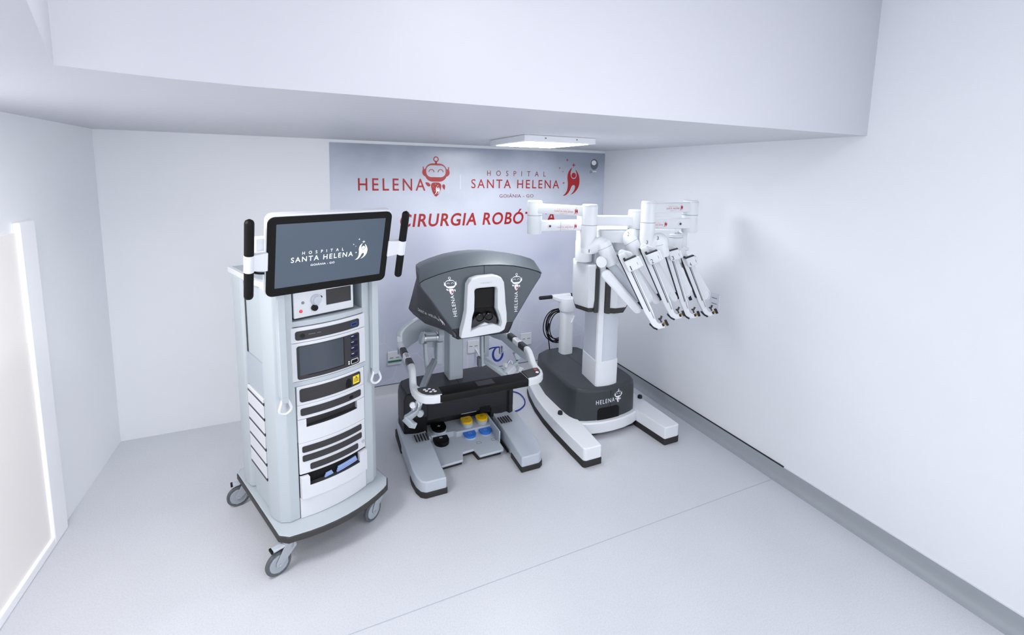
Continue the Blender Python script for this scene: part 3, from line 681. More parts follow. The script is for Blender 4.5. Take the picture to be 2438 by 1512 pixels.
# armrest
obj('armrest_bar', ribbon([(-.32, -.445, .668), (.30, -.445, .668)], .128, .052, rad=.35), 'black', con, bevel=.002)
obj('touchpad', box(-.055, .065, -.475, -.405, .6935, .6955), 'strip_dark', con, bevel=.002)
for s in (-1, 1):
    P = [(s*x, y) for x, y in [(.300, -.508), (.365, -.503), (.410, -.485), (.442, -.45), (.460, -.40), (.468, -.34), (.462, -.28), (.43, -.28), (.412, -.34), (.395, -.372), (.300, -.378)]]
    ec = obj('armrest_end', prism(P, .638, .696), 'console_white', con, bevel=.012, seg=3)
    Q = [(s*x, y) for x, y in [(.304, -.490), (.36, -.487), (.398, -.47), (.424, -.44), (.438, -.40), (.437, -.365), (.40, -.362), (.304, -.380)]]
    pd = obj('control_pad', prism(Q, .69, .7005), 'strip_dark', ec, bevel=.003)
    if s > 0:
        obj('red_button', lathe((.408, -.395, .70), (0, 0, 1), [(.014, 0), (.013, .004), (0, .005)]), 'button_red', pd); obj('white_button', lathe((.400, -.44, .70), (0, 0, 1), [(.012, 0), (.011, .004), (0, .005)]), 'print_white', pd)
    else:
        for dx, dy in ((-.022, 0), (.022, 0), (0, -.02), (0, .02), (-.03, .022), (.028, -.024)):
            obj('white_key', prism(ngon(-.368+dx, -.43+dy, .010, .007, 14, .4), .7004, .7035), 'print_white', pd)
        obj('black_key', prism(ngon(-.368, -.43, .010, .009, 14), .7004, .704), 'navy', pd)
    path = smooth([(s*.448, -.33, .670), (s*.446, -.285, .682), (s*.442, -.255, .725), (s*.438, -.22, .768), (s*.436, -.16, .772)], 3)
    obj('armrest_rail', ribbon(path, .046, .050, rad=.7), 'console_white', con)
    obj('armrest_rail', ribbon([(s*.436, -.165, .768), (s*.434, .10, .768), (s*.432, .26, .768)], .040, .048, rad=.7), 'console_white', con)
    obj('rail_lower', ribbon(smooth([(s*.430, -.22, .725), (s*.428, .0, .715), (s*.426, .27, .72)], 2), .030, .06, rad=.5), 'console_light', con)
    for a, b in ((-.185, -.085), (.03, .125)): obj('rail_grip', ribbon([(s*.436, a, .772), (s*.435, b, .772)], .046, .050, rad=.6), 'head_dark', con)
    lb = obj('rail_label', ribbon([(s*.436, -.07, .770), (s*.435, .015, .770)], .044, .049, rad=.6), 'print_white', con)
    for k in range(4): obj('label_line', box(s*.435-.012, s*.435+.012, -.055+.016*k, -.049+.016*k, .7945, .7952), 'bumper_dark', lb)
    # yoke plate towards the column
    yk = smooth([(s*.434, .25, .742), (s*.425, .32, .755), (s*.36, .355, .80), (s*.24, .36, .86), (s*.06, .33, .90)], 2)
    obj('rear_yoke', ribbon(yk, .034, [.10+.07*min(1, i/6) for i in range(len(yk))], rad=.3), 'console_light', con)
    obj('yoke_top', ribbon([p+Vector((0, 0, .05+.035*min(1, i/6))) for i, p in enumerate(yk)], .040, .016, rad=.6), 'console_white', con)
# master arms --------------------------------------------------------
def prong(pts, r): return tube(smooth(pts, 2), r, 10)
ma = obj('master_arm', cyl((-.285, .17, .835), (-.135, .17, .825), .038), 'steel', con)
for x0, x1, r in ((-.292, -.268, .047), (-.160, -.118, .046)): obj('arm_band', cyl((x0, .17, .835), (x1, .17, .828), r), 'console_light', ma, bevel=.004)
obj('band_ring', cyl((-.268, .17, .834), (-.258, .17, .834), .044), 'chrome', ma); obj('band_ring', cyl((-.172, .17, .829), (-.163, .17, .829), .043), 'chrome', ma)
obj('arm_bracket', loft([[(-.30, y, .80), (-.10, y, .79), (-.10, y, .70), (-.13, y, .60), (-.165, y, .60), (-.175, y, .73), (-.25, y, .745)] for y in (.20, .24)]), 'console_light', ma, bevel=.004)
obj('arm_link', ribbon([(-.262, .15, .80), (-.258, .15, .70), (-.245, .15, .555)], .024, .05, (0, 1, 0), .4), 'console_light', ma)
obj('arm_post', ribbon([(-.145, .16, .79), (-.150, .16, .62)], .05, .045, (0, 1, 0), .5), 'console_light', ma)
obj('forearm', ribbon([(-.185, .16, .645), (-.235, .10, .60), (-.33, -.08, .57), (-.36, -.15, .56)], .042, .042, rad=.4), 'steel', ma)
g = obj('master_handle', obox((-.405, -.235, .515), Vector((.6, .3, .74)).normalized(), Vector((.8, -.2, -.57)).normalized(), Vector((0.02, .93, -.36)).normalized(), .10, .045, .045), 'steel', con, bevel=.006)
obj('wrist_link', ribbon([(-.375, -.21, .555), (-.42, -.26, .485), (-.465, -.27, .462), (-.495, -.26, .445)], .04, .04, rad=.3), 'steel', g, bevel=.004)
obj('wrist_link', ribbon([(-.495, -.26, .455), (-.46, -.29, .415), (-.44, -.28, .40)], .045, .04, rad=.3), 'console_light', g, bevel=.004)
obj('finger_loop', cyl((-.445, -.27, .535), (-.445, -.25, .53), .02), 'print_white', g); obj('finger_loop', cyl((-.40, -.28, .47), (-.39, -.26, .465), .022), 'console_light', g)
obj('finger_clamp', prong([(-.43, -.26, .50), (-.425, -.27, .55), (-.40, -.26, .57), (-.39, -.24, .55)], .007), 'chrome', g)
obj('finger_clamp', prong([(-.41, -.26, .50), (-.40, -.27, .54), (-.42, -.26, .555)], .006), 'print_white', g)
# right arm
mr = obj('master_arm', cyl((.12, .17, .84), (.21, .17, .84), .034), 'slot_grey', con)
obj('arm_link', ribbon([(.192, .14, .87), (.196, .14, .70), (.20, .14, .55)], .022, .045, (0, 1, 0), .5), 'console_light', mr)
obj('arm_post', ribbon([(.245, .20, .87), (.248, .20, .60)], .055, .05, (0, 1, 0), .3), 'console_light', mr)
obj('post_slot', box(.214, .230, .172, .18, .64, .80), 'strip_dark', mr)
obj('arm_hinge', prism(ngon(.178, .15, .016, .03), .545, .62), 'slot_grey', mr, bevel=.006)
obj('forearm', ribbon([(.20, .17, .605), (.25, .10, .57), (.34, -.05, .515)], .045, .035, rad=.4), 'console_light', mr)
h = obj('master_handle', obox((.375, -.02, .545), Vector((.8, .3, .5)).normalized(), Vector((.3, -.95, 0)).normalized(), Vector((-.5, -.1, .86)).normalized(), .09, .07, .05), 'clear_plastic', con, bevel=.008)
obj('wrist_link', ribbon([(.39, .0, .56), (.46, .03, .565), (.475, .04, .60), (.445, .04, .66)], .032, .036, rad=.4), 'console_light', h, bevel=.003)
obj('wrist_link', ribbon([(.445, -.02, .545), (.48, -.01, .53), (.478, -.01, .49)], .03, .04, rad=.4), 'clear_plastic', h, bevel=.003)
obj('finger_clamp', prong([(.365, .0, .57), (.375, .01, .605), (.40, .01, .615), (.405, .0, .585)], .007), 'chrome', h)
obj('finger_loop', cyl((.335, .0, .585), (.345, -.02, .59), .017), 'clear_plastic', h)
obj('cable_clip', box(.345, .352, .11, .14, .63, .69), 'steel', con); obj('cable_clip', box(.372, .380, .13, .16, .63, .685), 'steel', con)

# viewing head --------------------------------------------------------
def hsec(y, zt, cx, cz, lx, lz, bx, bz, dx=0):
    R = [(0, zt), (cx*.25, zt-(zt-cz)*.05), (cx*.5, zt-(zt-cz)*.22), (cx*.75, zt-(zt-cz)*.54), (cx*.93, cz+.012), (cx, cz-.006), (cx+(lx-cx)*.04, cz-.035),
         (cx+(lx-cx)*.35, cz+(lz-cz)*.38), (cx+(lx-cx)*.68, cz+(lz-cz)*.70), (lx, lz), (bx, bz), (bx*.5, bz-.004), (0, bz-.006)]
    L = [(-x, z) for x, z in R[1:-1]][::-1]
    return [(x+dx, y, z) for x, z in R+L]
HX = .012; FY = -.382
SF = hsec(FY, 1.487, .436, 1.405, .222, 1.075, .195, 1.006, HX)
SM = hsec(-.215, 1.545, .424, 1.463, .30, 1.08, .255, 1.008, HX+.03)
SN = hsec(-.05, 1.535, .385, 1.455, .36, 1.085, .32, 1.015, HX)
SB = hsec(.14, 1.455, .325, 1.375, .405, 1.085, .36, 1.03, HX)
hd = obj('viewing_head', loft([SF, SM, SN, SB]), 'head_grey', con, bevel=.012, seg=3, ang=28)
# top cover band, side shell and seams
n = len(SF)
top_idx = [n-i for i in range(5, 0, -1)]+list(range(0, 6))
obj('top_cover', MB().add([Vector(S_[i])+Vector((0, -.0015, .0022)) for S_ in (SF, SM, SN, SB) for i in top_idx],
    [(k*11+i, k*11+i+1, (k+1)*11+i+1, (k+1)*11+i) for k in range(3) for i in range(10)]), 'head_top', hd)
side_idx = list(range(n-10, n-4))
sg = [[Vector(S_[i]) for i in side_idx] for S_ in (SF, SM, SN, SB)]
hd.data.materials.append(MATS['head_dark'])
for k in range(3):
    for i in list(range(n-10, n-5))+list(range(5, 10)): hd.data.polygons[k*n+i].material_index = 1
sh = hd
obj('front_seam', tube([Vector(SF[i])+Vector((0, -.0005, 0)) for i in top_idx], .0013, 6), 'black', hd)
obj('front_seam', box(HX-.0015, HX+.0015, FY-.001, FY, 1.41, 1.486), 'black', hd)
obj('chin_shell', loft([[(s*.185+HX, FY-.012, 1.0), (s*.185+HX, FY-.012, 1.04), (s*.222+HX, FY-.002, 1.076), (s*.205+HX, FY+.06, 1.0)] for s in (-1, 1)]), 'body_dark', hd, bevel=.006)
# white viewer hood
OUT = [(-.055, 1.425), (-.105, 1.412), (-.128, 1.375), (-.132, 1.30), (-.136, 1.20), (-.150, 1.13), (-.168, 1.06), (-.172, 1.022), (-.10, 1.022), (.10, 1.030), (.135, 1.045), (.152, 1.10), (.150, 1.16), (.140, 1.23), (.134, 1.31), (.126, 1.375), (.104, 1.412), (.055, 1.427)]
INN = [(-.045, 1.348), (-.076, 1.345), (-.082, 1.33), (-.080, 1.29), (-.082, 1.20), (-.094, 1.16), (-.100, 1.10), (-.104, 1.066), (-.05, 1.088), (.05, 1.096), (.108, 1.072), (.116, 1.098), (.100, 1.155), (.080, 1.20), (.078, 1.29), (.080, 1.33), (.074, 1.345), (.045, 1.348)]
hoff = lambda P, k=1.0, dz=0: [(x*k+.008, z+dz) for x, z in P]
xz = lambda p: (p.x, p.z, p.y)
hood = obj('viewer_hood', ring3(hoff(OUT), hoff(INN), FY-.062, FY+.01).map(xz), 'console_white', con, bevel=.012, seg=3)
obj('viewer_cavity', flat(hoff(INN, 1.02)).map(lambda p: (p.x, FY-.004, p.y)), 'black', hood)
obj('inner_wall', ring3(hoff(INN, 1.0), hoff(INN, .93), FY-.035, FY-.003).map(xz), 'console_light', hood)
obj('brow_pad', box(-.068, .082, FY-.02, FY-.004, 1.20, 1.335), 'black', hood, bevel=.004)
obj('nose_rest', loft([[(.008+x*k, y, z) for x, z in ((-.09, 1.075), (-.088, 1.12), (-.05, 1.165), (.05, 1.165), (.088, 1.125), (.09, 1.08), (0, 1.11))] for k, y in ((1, FY-.03), (.95, FY-.005))]), 'head_dark', hood, bevel=.003)
for s in (-1, 1):
    e = obj('eyepiece', lathe((.006+s*.032, FY-.02, 1.145), (0, -1, -.15), [(.030, 0), (.029, .018), (.024, .022), (.021, .016), (0, .014)]), 'black_gloss', hood)
obj('chin_plate', loft([[(-.165, 1.024, FY-.060), (.128, 1.036, FY-.060), (.085, 1.072, FY-.058), (.01, 1.105, FY-.040), (-.09, 1.070, FY-.058)], [(-.165, 1.024, FY), (.128, 1.036, FY), (.085, 1.072, FY), (.01, 1.105, FY), (-.09, 1.070, FY)]]).map(xz), 'console_white', hood, bevel=.004)
obj('hood_lettering', textmb('DAVINCI', -.034, .042, 1.378, 1.387, 1.25).map(lambda p: (p.x, FY-.0632, p.y)), 'cart_shade', hood)
obj('head_underside', box(-.16, .18, -.25, .12, .99, 1.012), 'slot_grey', hd, bevel=.006)
# printed marks on the head
def headmark(cx, z_r, kr, zt0, zt1, lean):
    m_, b_, f_ = robot()
    rot = lambda p: (cx+p[0]+lean*(p[1]-1.3), FY-.0016-p[2], p[1])
    k = kr
    pl = lambda m: m.map(lambda p: rot((p.x*k, z_r+p.y*k, p.z*.4)))
    a = obj('robot_pictogram', pl(m_), 'print_white', hd); b = obj('pictogram_body', pl(b_), 'print_white', a); 
    obj('pictogram_emblem', f_.map(lambda p: rot((p.x*k, z_r+p.y*k, .0008))), 'print_red', a)
    t = textmb('HELENA', 0, zt1-zt0, -.012, .012, 1.15, bold=.005)
    obj('vertical_lettering', t.map(lambda p: rot((-p.y, zt0+p.x, 0))), 'print_white', hd)
headmark(-.208, 1.304, .33, 1.157, 1.302, -.16)
headmark(.250, 1.294, .33, 1.143, 1.286, .0)
# small mark on the left side of the head (bilinear patch of the shell)
A_, B_, C_, D_ = (Vector(SF[n-9]), Vector(SN[n-9]), Vector(SN[n-7]), Vector(SF[n-7]))
from mathutils.bvhtree import BVHTree
_bv = BVHTree.FromPolygons([p for r in sg for p in r], [(k*6+i, k*6+i+1, (k+1)*6+i+1, (k+1)*6+i) for k in range(3) for i in range(5)])
def patch(s, t):
    q = (A_*(1-s)+B_*s)*(1-t)+(D_*(1-s)+C_*s)*t
    h = _bv.ray_cast(q+Vector((-.5, -.3, 0)), Vector((.5, .3, 0)).normalized())
    return (h[0] if h[0] is not None else q)+Vector((-.0045, -.003, 0))
for mm_, c in zip(hospital_logo(), ('print_grey', 'print_white', 'print_grey', 'print_white')):
    obj('side_lettering', mm_.map(lambda p: patch(1.02-p.x*.72, .05+p.y*1.05-.06*p.x)), c, sh)

# cables by the console ------------------------------------------------
ring = [(CX+.345+.046*math.cos(t), CY+.16, .615+.060*math.sin(t)) for t in [2*PI*i/24 for i in range(24)]]
r2 = [(CX+.352+.040*math.cos(t), CY+.175, .612+.058*math.sin(t)) for t in [2*PI*i/24 for i in range(24)]]
tail = smooth([(CX+.345, CY+.16, .675), (CX+.30, CY+.20, .66), (CX+.262, CY+.24, .615)], 2)
bl = tag(obj('cable_loop', tube(ring, .006, closed=True), 'cable_blue'), 'coiled blue cable hanging by the right hand controls of the console', 'cable')
obj('second_turn', tube(r2, .006, closed=True), 'cable_blue', bl); obj('cable_tail', tube(tail, .0055), 'cable_blue', bl)
tag(obj('floor_cable', tube(smooth([(1.5, 3.905, 0.06), (1.742, 3.845, 0.007), (1.807, 3.764, 0.007), (1.782, 3.59, 0.007), (1.681, 3.492, 0.007), (1.58, 3.478, 0.007), (1.52, 3.488, 0.007)], 3), .006), 'cable_blue'), 'blue cable curving on the floor between the console and the robot base', 'cable')

# ================================================================== patient-side robot cart (root at 2.2, 3.2)
PX, PY = 2.2, 3.2
rob = thing('surgical_robot', 'white four-armed surgical robot on a dark wheeled base by the right wall', 'robot', (PX, PY, 0))
OR = (PX, PY, 0)
def P_(name, mb, m, parent=None, **k): return obj(name, mb, m, parent or rob, org=OR, **k)     # world coordinates in, root-relative mesh out
def vlen(a, b): return (Vector(a)-Vector(b)).length
# legs and white skirt
for s in (-1, 1):
    out = [(.297, -.618), (.430, -.618), (.445, -.605), (.449, -.45), (.449, -.18), (.440, .02), (.416, .22), (.372, .42), (.328, .555), (.25, .62), (.20, .60), (.26, .30), (.27, -.02), (.268, -.30)]
    W = [(PX+s*x, PY+y) for x, y in out]
    lg = P_('leg', prism(W, .045, .146), 'robot_white', bevel=.016, seg=3)
    P_('leg_bumper', prism([(PX+s*(x+(.003 if x > .3 else -.002)), PY+y-(.004 if y < -.6 else 0)) for x, y in out], .0, .052), 'rubber', lg, bevel=.006)
    kx, ky = PX+s*(.372 if s < 0 else .455-.0), PY-.128
    kx = 1.838 if s < 0 else 2.633; ky = 3.075 if s < 0 else 3.05
    P_('release_knob', lathe((kx, ky, .14), (0, 0, 1), [(.020, 0), (.020, .022), (.017, .030), (.010, .034), (0, .035)]), 'base_dark', lg)
# front bumper and dark body
FR = [(1.889, 3.06), (1.897, 3.01), (1.915, 2.965), (1.945, 2.935), (1.99, 2.914), (2.06, 2.895), (2.13, 2.886), (2.2, 2.883), (2.27, 2.886), (2.34, 2.895), (2.41, 2.914), (2.455, 2.935), (2.485, 2.965), (2.503, 3.01), (2.511, 3.06)]
BK_ = [(2.512, 3.2), (2.508, 3.42), (2.47, 3.62), (2.415, 3.775), (2.30, 3.835), (2.10, 3.835), (1.985, 3.775), (1.93, 3.62), (1.892, 3.42), (1.888, 3.2)]
def fry(x):
    for (a, b), (c, d) in zip(FR, FR[1:]):
        if a <= x <= c: return b+(d-b)*(x-a)/(c-a)
    return 2.9
P_('front_bumper', prism([(1.915, 2.905), (1.985, 2.872), (2.09, 2.850), (2.2, 2.843), (2.31, 2.850), (2.415, 2.872), (2.485, 2.905), (2.485, 3.1), (1.915, 3.1)], .042, .137), 'robot_white', bevel=.012, seg=3)
P_('under_chassis', prism([(1.95, 2.90), (2.45, 2.90), (2.45, 3.7), (1.95, 3.7)], .012, .06), 'rubber')
R0 = [(2.2+(x-2.2)*1.03, 3.2+(y-3.2)*1.0) for x, y in FR+BK_]
bd = P_('base_cover', loft([[(x, y, .118) for x, y in R0], [(x, y, .335) for x, y in FR+BK_], [(2.2+(x-2.2)*.985, 3.2+(y-3.2)*.985, .378) for x, y in FR+BK_], [(2.2+(x-2.2)*.93, 3.22+(y-3.22)*.93, .396) for x, y in FR+BK_]]), 'robot_base', bevel=.010, seg=3, ang=20)
P_('cover_seam', box(2.189, 2.191, 2.8815, 2.886, .235, .37), 'black', bd); P_('cover_seam', box(2.199, 2.201, 3.18, 3.80, .3955, .3968), 'black', bd)
rc_ = MB(); cols = []
for i in range(17):
    x = 2.075+.205*i/16; e = min(i, 16-i); zt = .215 if e == 0 else (.230 if e == 1 else .236)
    cols.append([(x, fry(x)-.0055, .130), (x, fry(x)-.0045, zt), (x, fry(x)+.02, zt), (x, fry(x)+.02, .130)])
P_('front_recess', loft(cols), 'black', bd)
onfront = lambda x, z, l=.003: (x, fry(x)-l, z)
t = textmb('HELENA', 2.058, 2.228, .272, .307, 1.25)
P_('white_lettering', t.map(lambda p: onfront(p.x, p.y+.03*(p.x-2.14))), 'print_white', bd)
m_, b_, f_ = robot()
rp = P_('robot_pictogram', m_.map(lambda p: onfront(2.266+p.x*.31, .258+p.y*.31)), 'print_white', bd); P_('pictogram_body', b_.map(lambda p: onfront(2.266+p.x*.31, .258+p.y*.31)), 'print_white', rp); P_('pictogram_emblem', f_.map(lambda p: onfront(2.266+p.x*.31, .258+p.y*.31, .0035)), 'print_red', rp)
# column with spine
CP = [(2.083, 2.955), (2.094, 2.940), (2.14, 2.930), (2.19, 2.926), (2.24, 2.930), (2.285, 2.942), (2.295, 2.958), (2.30, 3.20), (2.28, 3.225), (2.135, 3.225), (2.115, 3.20)]
CI = [(2.088, 2.962), (2.098, 2.948), (2.14, 2.938), (2.19, 2.934), (2.24, 2.938), (2.28, 2.949), (2.288, 2.962), (2.293, 3.195), (2.275, 3.218), (2.138, 3.218), (2.121, 3.195)]
cl_ = P_('column', prism(CP, .39, .605), 'robot_white', bevel=.004, ang=20)
P_('inner_column', prism(CI, .60, 1.50), 'robot_grey', cl_, bevel=.003, ang=20)
P_('spine', prism([(2.080, 2.965), (2.085, 2.946), (2.124, 2.932), (2.128, 2.950)], .60, 1.56), 'robot_white', cl_, bevel=.003)
# carriage covers with dark edge trim
LC = [(2.052, 2.955), (2.037, 2.942), (1.985, 2.958), (1.940, 3.115), (2.03, 3.27), (2.11, 3.27), (2.07, 3.0)]
lc = P_('carriage_cover', loft([[(2.05+(x-2.05)*.80, 3.08+(y-3.08)*.88, 1.05) for x, y in LC], [(x, y, 1.12) for x, y in LC], [(x, y, 1.39) for x, y in LC], [(2.05+(x-2.05)*.93, 3.08+(y-3.08)*.95, 1.402) for x, y in LC]]), 'robot_white', bevel=.004, ang=20)
P_('dark_trim', loft([[(2.05+(x-2.05)*.70, 3.08+(y-3.08)*.80, 1.015) for x, y in LC], [(2.05+(x-2.05)*.84, 3.08+(y-3.08)*.92, 1.052) for x, y in LC]]), 'bumper_dark', lc, bevel=.003)
P_('dark_trim', prism([(2.035, 2.938), (2.066, 2.931), (2.068, 2.96), (2.04, 2.96)], 1.018, 1.37), 'bumper_dark', lc, bevel=.002)
RC = [(2.126, 2.955), (2.128, 2.915), (2.20, 2.868), (2.31, 2.868), (2.385, 2.94), (2.405, 3.06), (2.36, 3.22), (2.2, 3.24)]
rc = P_('carriage_cover', loft([[(2.2+(x-2.2)*.86, 3.02+(y-3.02)*.88, 1.05) for x, y in RC], [(x, y, 1.10) for x, y in RC], [(x, y, 1.41) for x, y in RC], [(2.2+(x-2.2)*.93, 3.05+(y-3.05)*.95, 1.425) for x, y in RC]]), 'robot_white', bevel=.004, ang=20)
P_('dark_trim', loft([[(2.2+(x-2.2)*.76, 3.02+(y-3.02)*.80, 1.005) for x, y in RC], [(2.2+(x-2.2)*.90, 3.02+(y-3.02)*.92, 1.052) for x, y in RC]]), 'bumper_dark', rc, bevel=.003)
P_('dark_trim', prism([(2.124, 2.912), (2.150, 2.892), (2.162, 2.93), (2.128, 2.945)], 1.01, 1.40), 'bumper_dark', rc, bevel=.002)
P_('column_tube', lathe((1.985, 3.045, 1.42), (0, 0, 1), [(.066, 0), (.066, .16), (.063, .165), (.063, .36), (.0, .362)]), 'robot_white', lc)
P_('column_tube', lathe((2.30, 3.0, 1.40), (0, 0, 1), [(.064, 0), (.064, .14), (.060, .146), (.060, .26), (.0, .262)]), 'robot_white', rc)
P_('column_core', prism([(2.06, 3.0), (2.28, 3.0), (2.28, 3.22), (2.06, 3.22)], 1.40, 1.62), 'robot_grey', cl_)
P_('arm_platform', prism([(1.925, 2.735), (1.945, 2.712), (2.095, 2.648), (2.14, 2.66), (2.33, 2.93), (2.31, 3.10), (2.20, 3.20), (2.02, 3.16), (1.95, 3.02)], 1.612, 1.702), 'robot_white', cl_, bevel=.008)

# arms --------------------------------------------------------------
VIEW = Vector((-.58, -.80, .10)).normalized()
def joint(nm, x, y, r, z0, z1, seam=None, parent=None, cap=True):
    pr = [(r*.96, z0), (r, z0+.004), (r, z1-.012), (r*.985, z1-.006), (r*.9, z1), (0, z1+.001)] if z1 > z0 else []
    j = P_(nm, lathe((x, y, 0), (0, 0, 1), pr, 36), 'robot_white', parent)
    for z in (seam or []): P_('seam_ring', lathe((x, y, 0), (0, 0, 1), [(r+.0006, z-.0015), (r+.0006, z+.0015)], 36), 'slot_grey', j)
    P_('cap_ring', lathe((x, y, 0), (0, 0, 1), [(r+.0005, z1-.0135), (r+.0005, z1-.012)], 36), 'cart_shade', j)
    return j
def beam(a, b, wd, z0, z1, parent=None):
    return P_('arm_beam', ribbon([(a[0], a[1], (z0+z1)/2), (b[0], b[1], (z0+z1)/2)], wd, z1-z0, rad=.22), 'robot_white', parent, bevel=.002)
def beamlogo(a, b, wd, zc, s0, k, parent):
    """small red hospital mark printed on the camera-side face of a beam from a to b, starting s0 along it"""
    a = Vector((a[0], a[1], 0)); b = Vector((b[0], b[1], 0)); d = (b-a).normalized(); nrm = Vector((d.y, -d.x, 0))
    o = a+d*s0+nrm*(wd/2+.0012)
    for m, c in zip(hospital_logo(), ('print_faded', 'print_faded', 'print_faded', 'print_red')): P_('red_mark', m.map(lambda p: o+d*(p.x*k)+Vector((0, 0, zc+(p.y-.19)*k))), c, parent)
def number(ch, o, ex, ey, h, parent):
    P_('arm_number', textmb(ch, -h*.25 if ch != '1' else -h*.1, h*.25 if ch != '1' else h*.1, -h/2, h/2).map(vec_map(o, ex, ey)), 'bumper_dark', parent)
A1 = (1.524, 3.006); A2 = (1.782, 2.676); C2 = (2.190, 2.690); C3 = (2.187, 2.553); D3 = (2.605, 2.585)
W2 = tuple([2.321, 2.493, 1.276])
W3 = tuple([2.539, 2.525, 1.255])
W4 = tuple([2.759, 2.562, 1.2])
# arm one
j1 = joint('arm_joint', *A1, .0545, 1.658, 1.902, (1.795,))
d_ = (Vector(A2)-Vector(A1)).normalized()
b1 = beam(A1, A2, .072, 1.812, 1.880); beamlogo(A1, A2, .072, 1.846, .17, .145, b1)
b0 = beam(A1, (2.0, 2.985), .072, 1.674, 1.753); beamlogo(A1, (2.0, 2.985), .072, 1.712, .17, .135, b0)
q = Vector((A1[0], A1[1], 1.715))+Vector((.105, -.0055, 0)); P_('round_button', lathe(q+Vector((0, -.036, 0)), (-.05, -1, 0), [(.017, 0), (.016, .004), (.009, .005), (0, .005)]), 'trim_white', b0); P_('button_centre', lathe(q+Vector((0, -.0405, 0)), (-.05, -1, 0), [(.009, 0), (.008, .002), (0, .002)]), 'bumper_dark', b0)
P_('panel_line', box(1.7183, 1.7190, 2.957, 2.9600, 1.678, 1.750), 'cart_shade', b0)
j2 = joint('arm_joint', *A2, .054, 1.588, 1.894, (1.752,))
P_('joint_tail', lathe((A2[0]-.004, A2[1]-.004, 0), (0, 0, 1), [(.048, 1.556), (.050, 1.562), (.050, 1.592)], 32), 'robot_white', j2)
def elbow(p, q, d, r0, r1, parent):
    p = Vector(p); q = Vector(q); d = Vector(d).normalized()
    pts = smooth([p, p+Vector((0, 0, -.022)), p+(q-p)*.30+Vector((.0, 0, -.030)), p+(q-p)*.62+Vector((0, 0, -.012)), q, q+d*.05], 3)
    e = P_('elbow', tube(pts, [r0+(r1-r0)*i/(len(pts)-1) for i in range(len(pts))], 20), 'robot_white', parent, bevel=.006)
    return e
def lower_arm(num, s0, s1, L0, L1, W, base, B0, B1, rB, parent, car, view=VIEW, sc_=1.0, disc=None, carw=.090, wr=.042):
    s0 = Vector(s0); s1 = Vector(s1); ax = (s1-s0).normalized(); fw = (view-ax*view.dot(ax)).normalized(); sd = fw.cross(ax); ln = (s1-s0).length
    if sd.x < 0: sd = -sd
    cy = P_('arm_joint', lathe(B0, Vector(B1)-Vector(B0), [(rB*.9, -.006), (rB, .004), (rB, vlen(B0, B1)*.82), (rB*.85, vlen(B0, B1)), (0, vlen(B0, B1)+.004)], 32), 'robot_white', parent)
    dB = (Vector(B1)-Vector(B0)).normalized()
    P_('seam_ring', lathe(Vector(B0)+dB*.03, dB, [(rB+.0006, 0), (rB+.0006, .002)], 32), 'slot_grey', cy)
    if disc: P_('pivot_disc', lathe(Vector(disc)-fw*.05, fw, [(.036, 0), (.036, .052), (.034, .056), (0, .057)], 32), 'robot_white', cy)
    lk = P_('arm_link', slab(L0, L1, .036*sc_, .029*sc_, view, .055), 'robot_white', parent, bevel=.012, seg=3)
    W = Vector(W); st = s0+ax*.10-fw*.05+sd*.03
    w2 = P_('wrist_link', slab(st, W, .022*sc_, wr, view, .04), 'robot_white', parent, bevel=.008, seg=3)
    P_('wrist_disc', lathe(W+view*.018, view, [(wr*.80, 0), (wr*.80, .006), (wr*.76, .008), (0, .008)], 32), 'robot_white', w2); P_('disc_ring', lathe(W+view*.018, view, [(wr*.84, 0), (wr*.84, .0035), (wr*.80, .0035)], 32), 'slot_grey', w2)
    P_('cable_boot', obox(L1+(W-L1)*.3 if isinstance(L1, Vector) else Vector(L1)*.7+W*.3, ax, sd, fw, .05, .02, .02), 'base_dark', w2)
    # slide with dark edge and grooves
    hw = .027*sc_
    sp = P_('instrument_slide', ribbon([s0, s0+ax*.02, s0+ax*(ln*.80), s1-ax*.03], [hw*1.6, hw*2, hw*2, hw*1.35], [.05, .06, .05, .035], fw, .25), 'robot_white', parent, bevel=.003)
    P_('slide_edge', ribbon([s0-sd*(hw+.002)+fw*.004, s0+ax*(ln*.74)-sd*(hw*.98)+fw*.001], .008, .045, fw, .3), 'base_dark', sp)
    P_('slide_tip', slab(s0+sd*hw*.15+ax*.004-fw*.012, s0+sd*hw*1.9+ax*.030-fw*.012, .024*sc_, .014*sc_, fw, .045), 'robot_white', sp, bevel=.008, seg=3)
    P_('slide_groove', ribbon([s0+ax*.10+sd*hw*.35+fw*.030, s0+ax*(ln*.80)+sd*hw*.25+fw*.0245], .0045, .006, fw, .2), 'base_dark', sp)
    P_('slide_groove', ribbon([s0+ax*.12+sd*hw*.72+fw*.029, s0+ax*(ln*.90)+sd*hw*.5+fw*.022], .003, .006, fw, .2), 'slot_grey', sp)
    # carriage
    c = s0+ax*car[0]+sd*car[1]+fw*.055
    cg = P_('instrument_carriage', obox(c, ax, sd, fw, .080*sc_, carw*sc_, .055), 'robot_white', sp, bevel=.012, seg=3)
    P_('carriage_top', obox(c-ax*.041*sc_, ax, sd, fw, .006, carw*.92*sc_, .046), 'base_dark', cg, bevel=.002)
    P_('carriage_side', obox(c+sd*(carw*.5+.004)*sc_+ax*.004-fw*.012, ax, sd, fw, .066*sc_, .022, .05), 'robot_white', cg, bevel=.008)
    P_('carriage_clutch', obox(c-ax*.050*sc_-sd*.034, ax, sd, fw, .016, .014, .022), 'bumper_dark', cg, bevel=.003)
    P_('carriage_mark', obox(c+sd*.030*sc_+fw*.0278+ax*.004, ax, sd, fw, .020, .0025, .001), 'slot_grey', cg)
    o = c-sd*.020*sc_+ax*.016*sc_+fw*.0282
    number(num, o, sd, -ax, .030*sc_, cg)
    # cannula mount at the foot of the slide
    e = s1-ax*.012
